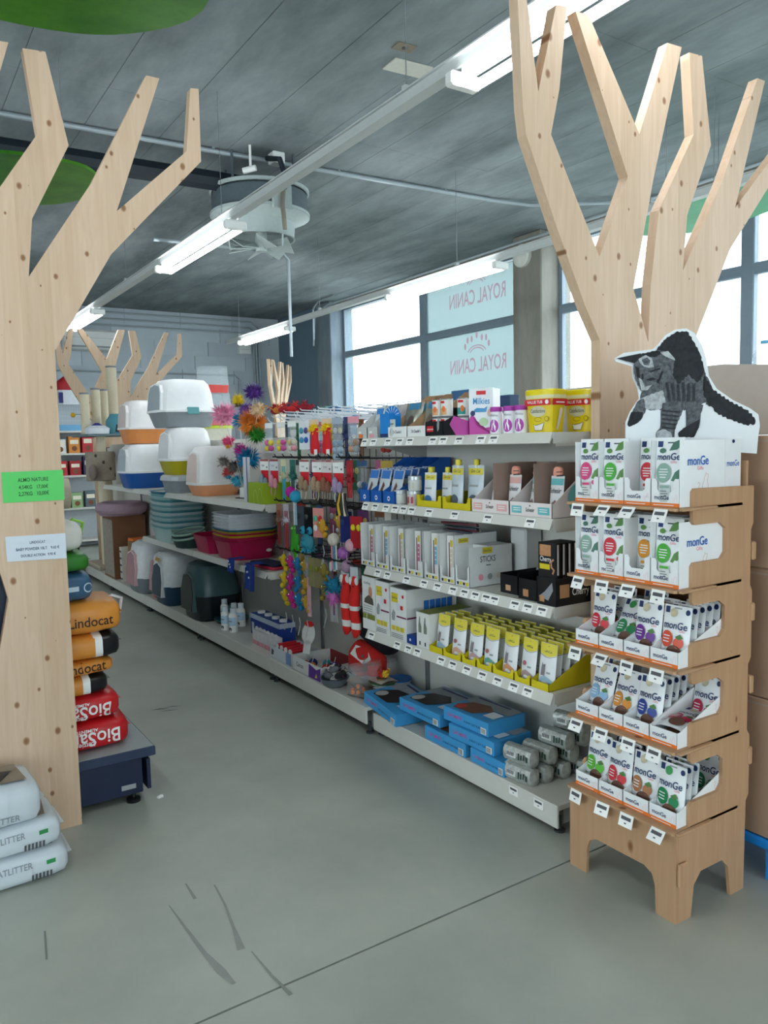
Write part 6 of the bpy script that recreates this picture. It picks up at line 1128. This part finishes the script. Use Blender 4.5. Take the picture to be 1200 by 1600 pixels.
# ================================================================ product shelves before the far wall
ws = thing('product_shelves', 'white wall shelves of pet food packs behind the cat trees', 'shelf', (2.1, 12.7, 0)); B().box(P('#b9bfc4', .6), 0, 1.5, .38, .4, 0, 1.9).obj('back_panel', ws, smooth=False)
for z_ in (.12, .62, 1.12, 1.46, 1.80): B().box(SHELF, 0, 1.5, 0, .38, z_-.03, z_).obj('shelf', ws, smooth=False)
for x in (0, 1.48): B().box(SHELF, x, x+.02, 0, .4, 0, 1.85).obj('upright', ws, smooth=False)
rr = random.Random(3); pc = [('#a81f2a', 'red'), ('#e3e1d8', 'white'), ('#3a2a55', 'violet'), ('#d98a3a', 'orange'), ('#8fb07a', 'green'), ('#c42f3a', 'scarlet'), ('#5d6a72', 'grey')]
for r_, z_ in enumerate((.62, 1.12, 1.46)):
    for k in range(7):
        c, nm = pc[(r_*3+k*2) % 7]; h = rr.uniform(.2, .28); thing('food_pack', '%s pet food pack, %s along the %s of the wall shelves' % (nm, ORD[k], ('lowest row', 'middle row', 'highest row')[r_]), 'pack', (2.24+.2*k, 12.74, z_), 0, 'packs on the wall shelves', box_(.16, .12, h, P(c, .5, .05), (lambda h: (lambda b, mp: (b.rect(P('#efe6d0', .5), -.06, h*.55, .06, h*.8, mp), b.poly(P('#7a4a30', .5), cir(0, h*.28, .04, .04, 10), mp))))(h)))
def cage(lb, x, y, z_, c, w=.4, h=.3, nm='bird_cage', cat='cage', lid=None):
    o = thing(nm, lb, cat, (x, y, z_)); B().loft(P(c, .4), [(w*.47, w*.33, 0), (w*.5, w*.36, .09)], 20, 5).obj('base', o)
    if lid is None:
        wm = cached(('cw', h), lambda: B().tube(wwh, [(0, 0, .09), (0, 0, h)], .003, 4).mesh('bar'))
        for i in range(12):
            for yy in (-w*.33, w*.33): ob('bar', wm, o, (-w*.46+w*.92*i/11, yy, 0))
        for zz_ in (.16, .23, h): B().tube(wwh, [(-w*.46, -w*.33, zz_), (w*.46, -w*.33, zz_), (w*.46, w*.33, zz_), (-w*.46, w*.33, zz_), (-w*.46, -w*.33, zz_)], .003, 4).obj('bar', o)
    else:
        B().loft(cached('tankm', lambda: clear('tank', '#dfe9ee', .3, .08)), [(w*.5, w*.36, .09), (w*.47, w*.34, h)], 20, 5, cap=False).obj('tank', o); B().loft(cached('tankm', lambda: None), [(w*.48, w*.35, h), (w*.46, w*.33, h+.02)], 20, 5).obj('lid', o)
    return o
cage('small bird cage with sky blue base on the wall shelves', 2.62, 12.9, 1.8, '#7ab8e0', .44, .4)
b = B(); b.loft(P('#b81f2c', .5), [(.16, .14, 0), (.17, .15, .12), (.02, .1, .24)], 16, 3); thing('pet_house', 'red roofed pet carrier on the sky blue cage', 'pet house', (2.62, 12.9, 2.42), me=b.mesh('r')); thing('pet_house', 'white pet carrier body under the red roof', 'pet house', (2.62, 12.9, 2.201), me=B().loft(P('#dfe4ea', .4), [(.15, .13, 0), (.16, .14, .218)], 16, 4).box(P('#2a2c6e', .5), -.16, -.1, -.15, -.14, .02, .18).mesh('b'))
rk = thing('storage_rack', 'white rack behind the litter boxes carrying clear tanks', 'rack', (3.2, 8.85, 0)); [B().box(SHELF, 0, .6, 0, .45, z_-.02, z_).obj('shelf', rk, smooth=False) for z_ in (.2, .8, 1.48)]; [B().box(GREY, x, x+.03, y, y+.03, 0, 1.46).obj('post', rk, smooth=False) for x in (0, .57) for y in (0, .42)]
yb = thing('storage_box', 'pale beige storage box with lime lid on the rack', 'box', (3.47, 9.05, 1.4805)); B().loft(P('#cfc9b8', .5), [(.18, .14, 0), (.2, .16, .24)], 20, 5).obj('body', yb); B().loft(P('#bfd02a', .4), [(.21, .17, .24), (.21, .17, .27), (.19, .15, .28)], 20, 5).obj('lid', yb)
cage('clear plastic tank with pink base on the lime lidded box', 3.48, 9.05, 1.761, '#e0707c', .4, .36, 'plastic_tank', 'tank', 1); cage('clear plastic tank with red base, uppermost of the stack', 3.48, 9.05, 2.142, '#e2504a', .36, .29, 'plastic_tank', 'tank', 1)
# ================================================================ litter bags on the left
nv = P('#16223f', .4, .05)
lg = thing('navy_shelf', 'navy blue metal shelf base behind the sign bearing tree', 'shelf', (.07, 3.30, 0)); B().box(P('#2a3752', .4), .02, .876, 0, 3.2, .19, .2295, b=.003).obj('deck', lg, smooth=False); B().box(P('#9fa8a8', .5), .03, .87, .01, 3.19, .2295, .231).obj('deck_top', lg, smooth=False)
B().box(nv, .02, .82, .02, 3.18, .035, .19).obj('base_frame', lg, smooth=False); B().box(nv, .835, .85, -.0, 3.18, .05, .18).obj('kick_plate', lg, smooth=False); B().box(nv, .0, .34, .0, .04, .2315, 1.4).obj('end_panel', lg, smooth=False); B().box(nv, .12, .16, .05, 3.2, .2315, 1.4).obj('back_panel', lg, smooth=False); B().lathe(BLACK, [(.03, 0), (.03, .012), (.01, .016), (.01, .04)], 12, T(.78, .03, 0)).obj('foot', lg); B().box(GREY, -.03, .03, -.002, .002, 0, .02).obj('sticker', lg, (.76, .017, .06))
def bagm(L, D, H, m, endm=None, dec=None, seed=0, endw=.16):
    """soft filled bag lying flat: long along x, front face at y=-D/2"""
    rnd = random.Random(seed); b = B(); xs = [-L/2, -L/2+.03, -L*.3, 0, L*.25, L/2-endw, L/2-.05, L/2-.015, L/2]; sc_ = [.6, .95, 1, 1.01, 1, .99, .96, .9, .62]
    R_ = [(H/2*s_*(1+rnd.uniform(-.03, .03)), D/2*(s_ if s_ > .8 else .6+.3*s_), x) for x, s_ in zip(xs, sc_)]
    Tm = T(0, 0, H/2, ry=PI/2)
    if endm: b.loft(m, R_[:6], 24, 5.0, Tm); b.loft(WHITE, [(a*1.004, c*1.002, x) for a, c, x in (R_[5], (R_[5][0], R_[5][1], R_[5][2]+.035))], 24, 5.0, Tm); b.loft(endm, [(R_[5][0], R_[5][1], R_[5][2]+.035)]+R_[6:], 24, 5.0, Tm)
    else: b.loft(m, R_, 24, 5.0, Tm)
    b.add([(L/2-.004, -D*.28, H/2), (L/2+.02, -D*.3, H/2+.004), (L/2+.02, D*.3, H/2-.004), (L/2-.004, D*.28, H/2)], [(0, 1, 2, 3)], endm or m)
    if dec:
        def mp(x, z_, e):
            x = max(-L/2, min(L/2-.002, x)); i = max(0, min(len(R_)-2, next((j for j in range(len(R_)-1) if R_[j+1][2] >= x), len(R_)-2))); t = (x-R_[i][2])/(R_[i+1][2]-R_[i][2]); a = R_[i][0]+(R_[i+1][0]-R_[i][0])*t; c = R_[i][1]+(R_[i+1][1]-R_[i][1])*t
            k = max(-.97, min(.97, (z_-H/2)/a)); return (x, -c*(1-abs(k)**5)**(1/5)-e*1.5-.002, H/2+k*a)
        dec(b, mp)
    return b
H_ = [.1]
OR_ = P('#dd9038', .4, .06, 15, bump=.15); RB = P('#c91f26', .35, .06, 15, bump=.15); BKB = P('#16161a', .3, .1, 30, bump=.2)
def lind(b, mp): b.text(P('#3a1f10', .5), 'Lindocat', .085, H_[0]*.28, .18, mp, 1.1)
def bios(b, mp):
    m2 = lambda x, z_, e: mp(-.02-x, H_[0]*.95-z_, e); b.text(WHITE, 'BioSand', -.07, .035, .24, m2, 1.1); b.text(WHITE, 'Lettiera', -.04, .075, .09, m2, 1.0); b.text(WHITE, 'ALIMENTI PER ANIMALI', .0, .02, .2, m2, .9)
def blu(b, mp): b.rect(P('#c9dbe6', .4), .1, .05, .15, .07, mp); b.stroke(P('#c9dbe6', .4), cir(.19, .06, .018, .018, 14), .005, mp)
def leafy(b, mp): b.poly(P('#79a83a', .5), cir(.08, .07, .05, .022, 14), mp); b.poly(P('#d9d2c2', .5), [(-.1, .01), (.1, .01), (.14, .03), (-.1, .03)], mp)
LBAG = [(RB, None, bios, .868, .128, 'red litter bag with upside down lettering, on the navy deck'), (RB, None, bios, .83, .112, 'red litter bag with upside down lettering, upper of two'), (OR_, BKB, None, .79, .085, 'orange litter bag with black end on the red bags'), (OR_, None, lind, .81, .062, 'flat orange litter bag between two black ended bags'), (OR_, BKB, None, .845, .11, 'upper orange litter bag with black end'), (OR_, None, lind, .86, .14, 'orange litter bag with white handle'), (P('#3a6080', .3, .08, 20, bump=.1), None, blu, .745, .125, 'blue litter bag on the orange ones'), (P('#2f7a26', .4, .08, 15, bump=.15), None, None, .74, .085, 'green litter bag under the white leafy bag'), (P('#d9d8cf', .4, .05, 15, bump=.15), None, leafy, .715, .13, 'white leafy litter bag with green handle, topmost')]
zz = .2315
for k, (m, em, dc, xr, H, lb) in enumerate(LBAG):
    L = .42; H_[0] = H; o = thing('litter_bag', lb, 'bag', (xr-L/2, 3.56, zz), 0, None, bagm(L, .36, H, m, em, dc, k, .11).mesh('bag', True, 50), rot=(0, 0, .02*((k*3) % 5-2))); zz += H*1.002
    if k in (5, 8): B().tube(P('#d9d6da' if k == 5 else '#8cc04a', .4), [(L/2-.05, -.04, H*.75), (L/2-.01, -.045, H*.98), (L/2+.03, -.04, H*.85), (L/2+.02, -.035, H*.4), (L/2-.015, -.035, H*.35)], .008, 6).obj('handle', o)
wb = P('#cdd5da', .4, .04, 12, bump=.15); wt = P('#8a7d6c', .5, .15, 12)
def alm(b, mp): b.text(P('#a08a90', .5), 'almo nature', -.14, .035, .1, mp, 1.2); b.stroke(P('#8a5a50', .5), [(-.17, .06), (-.15, .072), (-.13, .072), (-.11, .06)], .004, mp); b.text(P('#8a9298', .5), 'CATLITTER', .06, .062, .13, mp, 1.2); b.rect(GREEN, .17, .06, .2, .075, mp); [b.rect(INK, .12+.012*i, .012, .127+.012*i, .038, mp) for i in range(6)]
for k, (x, y, rz, H, z_) in enumerate(((.255, 3.02, .0, .105, 0), (.235, 3.03, .03, .105, .1055))): thing('litter_bag', ('white paper litter bag lying on the floor', 'white paper litter bag lying on the floor bag')[k], 'bag', (x, y, z_), 0, None, (lambda b: (b.poly(wt, [(-.2, -.1), (.2, -.1), (.22, .1), (-.2, .1)], lambda xx, yy, e: (xx, yy, H+.002+e)), b)[-1])(bagm(.49, .3, H, wb, None, alm, 20+k)).mesh('bag', True, 50), rot=(0, 0, rz))
b = bagm(.44, .28, .15, wb, None, lambda b, mp: (b.text(P('#8a9298', .5), 'CATLITTER', .08, .03, .14, mp, 1.1), b.poly(P('#7fa08a', .5), cir(.0, .1, .012, .012, 8), mp)), 31); b.poly(wt, [(-.05, -.1), (.18, -.08), (.17, .08), (-.05, .1)], lambda x, y, e: (x, y, .152+e)); b.poly(P('#3a3a3c', .6), [(.05, -.05), (.1, -.07), (.12, -.02), (.15, .02), (.09, .03)], lambda x, y, e: (x, y, .153+e)); thing('litter_bag', 'slumped white litter bag with a dark cat print, uppermost by the tree', 'bag', (.195, 3.02, .2115), me=b.mesh('bag', True, 50), rot=(0, .06, .05))
# price signs pinned on the left tree
def sign(nm, lb, c, pts, lines, ink):
    P4 = [at(x, y, Y=3.238) for x, y in pts]; o = thing(nm, lb, 'sign', P4[0]); q_ = [p-P4[0] for p in P4]; b = B(); b.add([tuple(v+Vector((0, dy, 0))) for dy in (-.001, .0) for v in q_], [(0, 1, 2, 3), (7, 6, 5, 4), (0, 4, 5, 1), (1, 5, 6, 2), (2, 6, 7, 3), (3, 7, 4, 0)], c)
    ex, ez = q_[1], q_[3]
    mp = lambda x, z_, e: tuple(ez+(ex)*x+(-ez)*z_+Vector((0, -.001-e, 0)))
    for t, x, z_, w in lines: b.text(ink, t, x, z_, w, lambda a, c_, e, k_=ex.length/ez.length: mp(a, z_+(c_-z_)*k_, e), 1.3)
    for v in [p for i, p in enumerate(b.v)]: pass
    me_ = b.mesh(nm, False); o.data = None; bpy.data.objects.remove(o); return thing(nm, lb, 'sign', P4[0], me=me_)
sign('price_sign', 'bright green price sign taped on the tree trunk', P('#5fd06a', .6, .02), [(2, 738), (98, 734), (101, 781), (5, 786)], [('ALMO NATURE', .5, .66, .5), ('4,54KG   17,00€', .5, .42, .48), ('2,27KG   10,00€', .5, .2, .5)], P('#2d5a34', .6))
sign('price_sign', 'white price sign taped below the green one', P('#d5dde6', .6, .02), [(8, 839), (102, 833), (104, 872), (11, 878)], [('LINDOCAT', .52, .66, .26), ('BABY POWDER 10LT    9.60 €', .52, .4, .72), ('DOUBLE ACTION   9.90 €', .52, .14, .58)], P('#3a4a66', .6))
thing('paper_scrap', 'tiny white paper scrap on the floor by the navy shelf', 'litter', at(250, 1246, Z=0), me=B().box(WHITE, -.012, .012, -.006, .006, 0, .008, T(rz=.5)).box(WHITE, -.002, .012, -.01, .0, .002, .012).mesh('s', False))
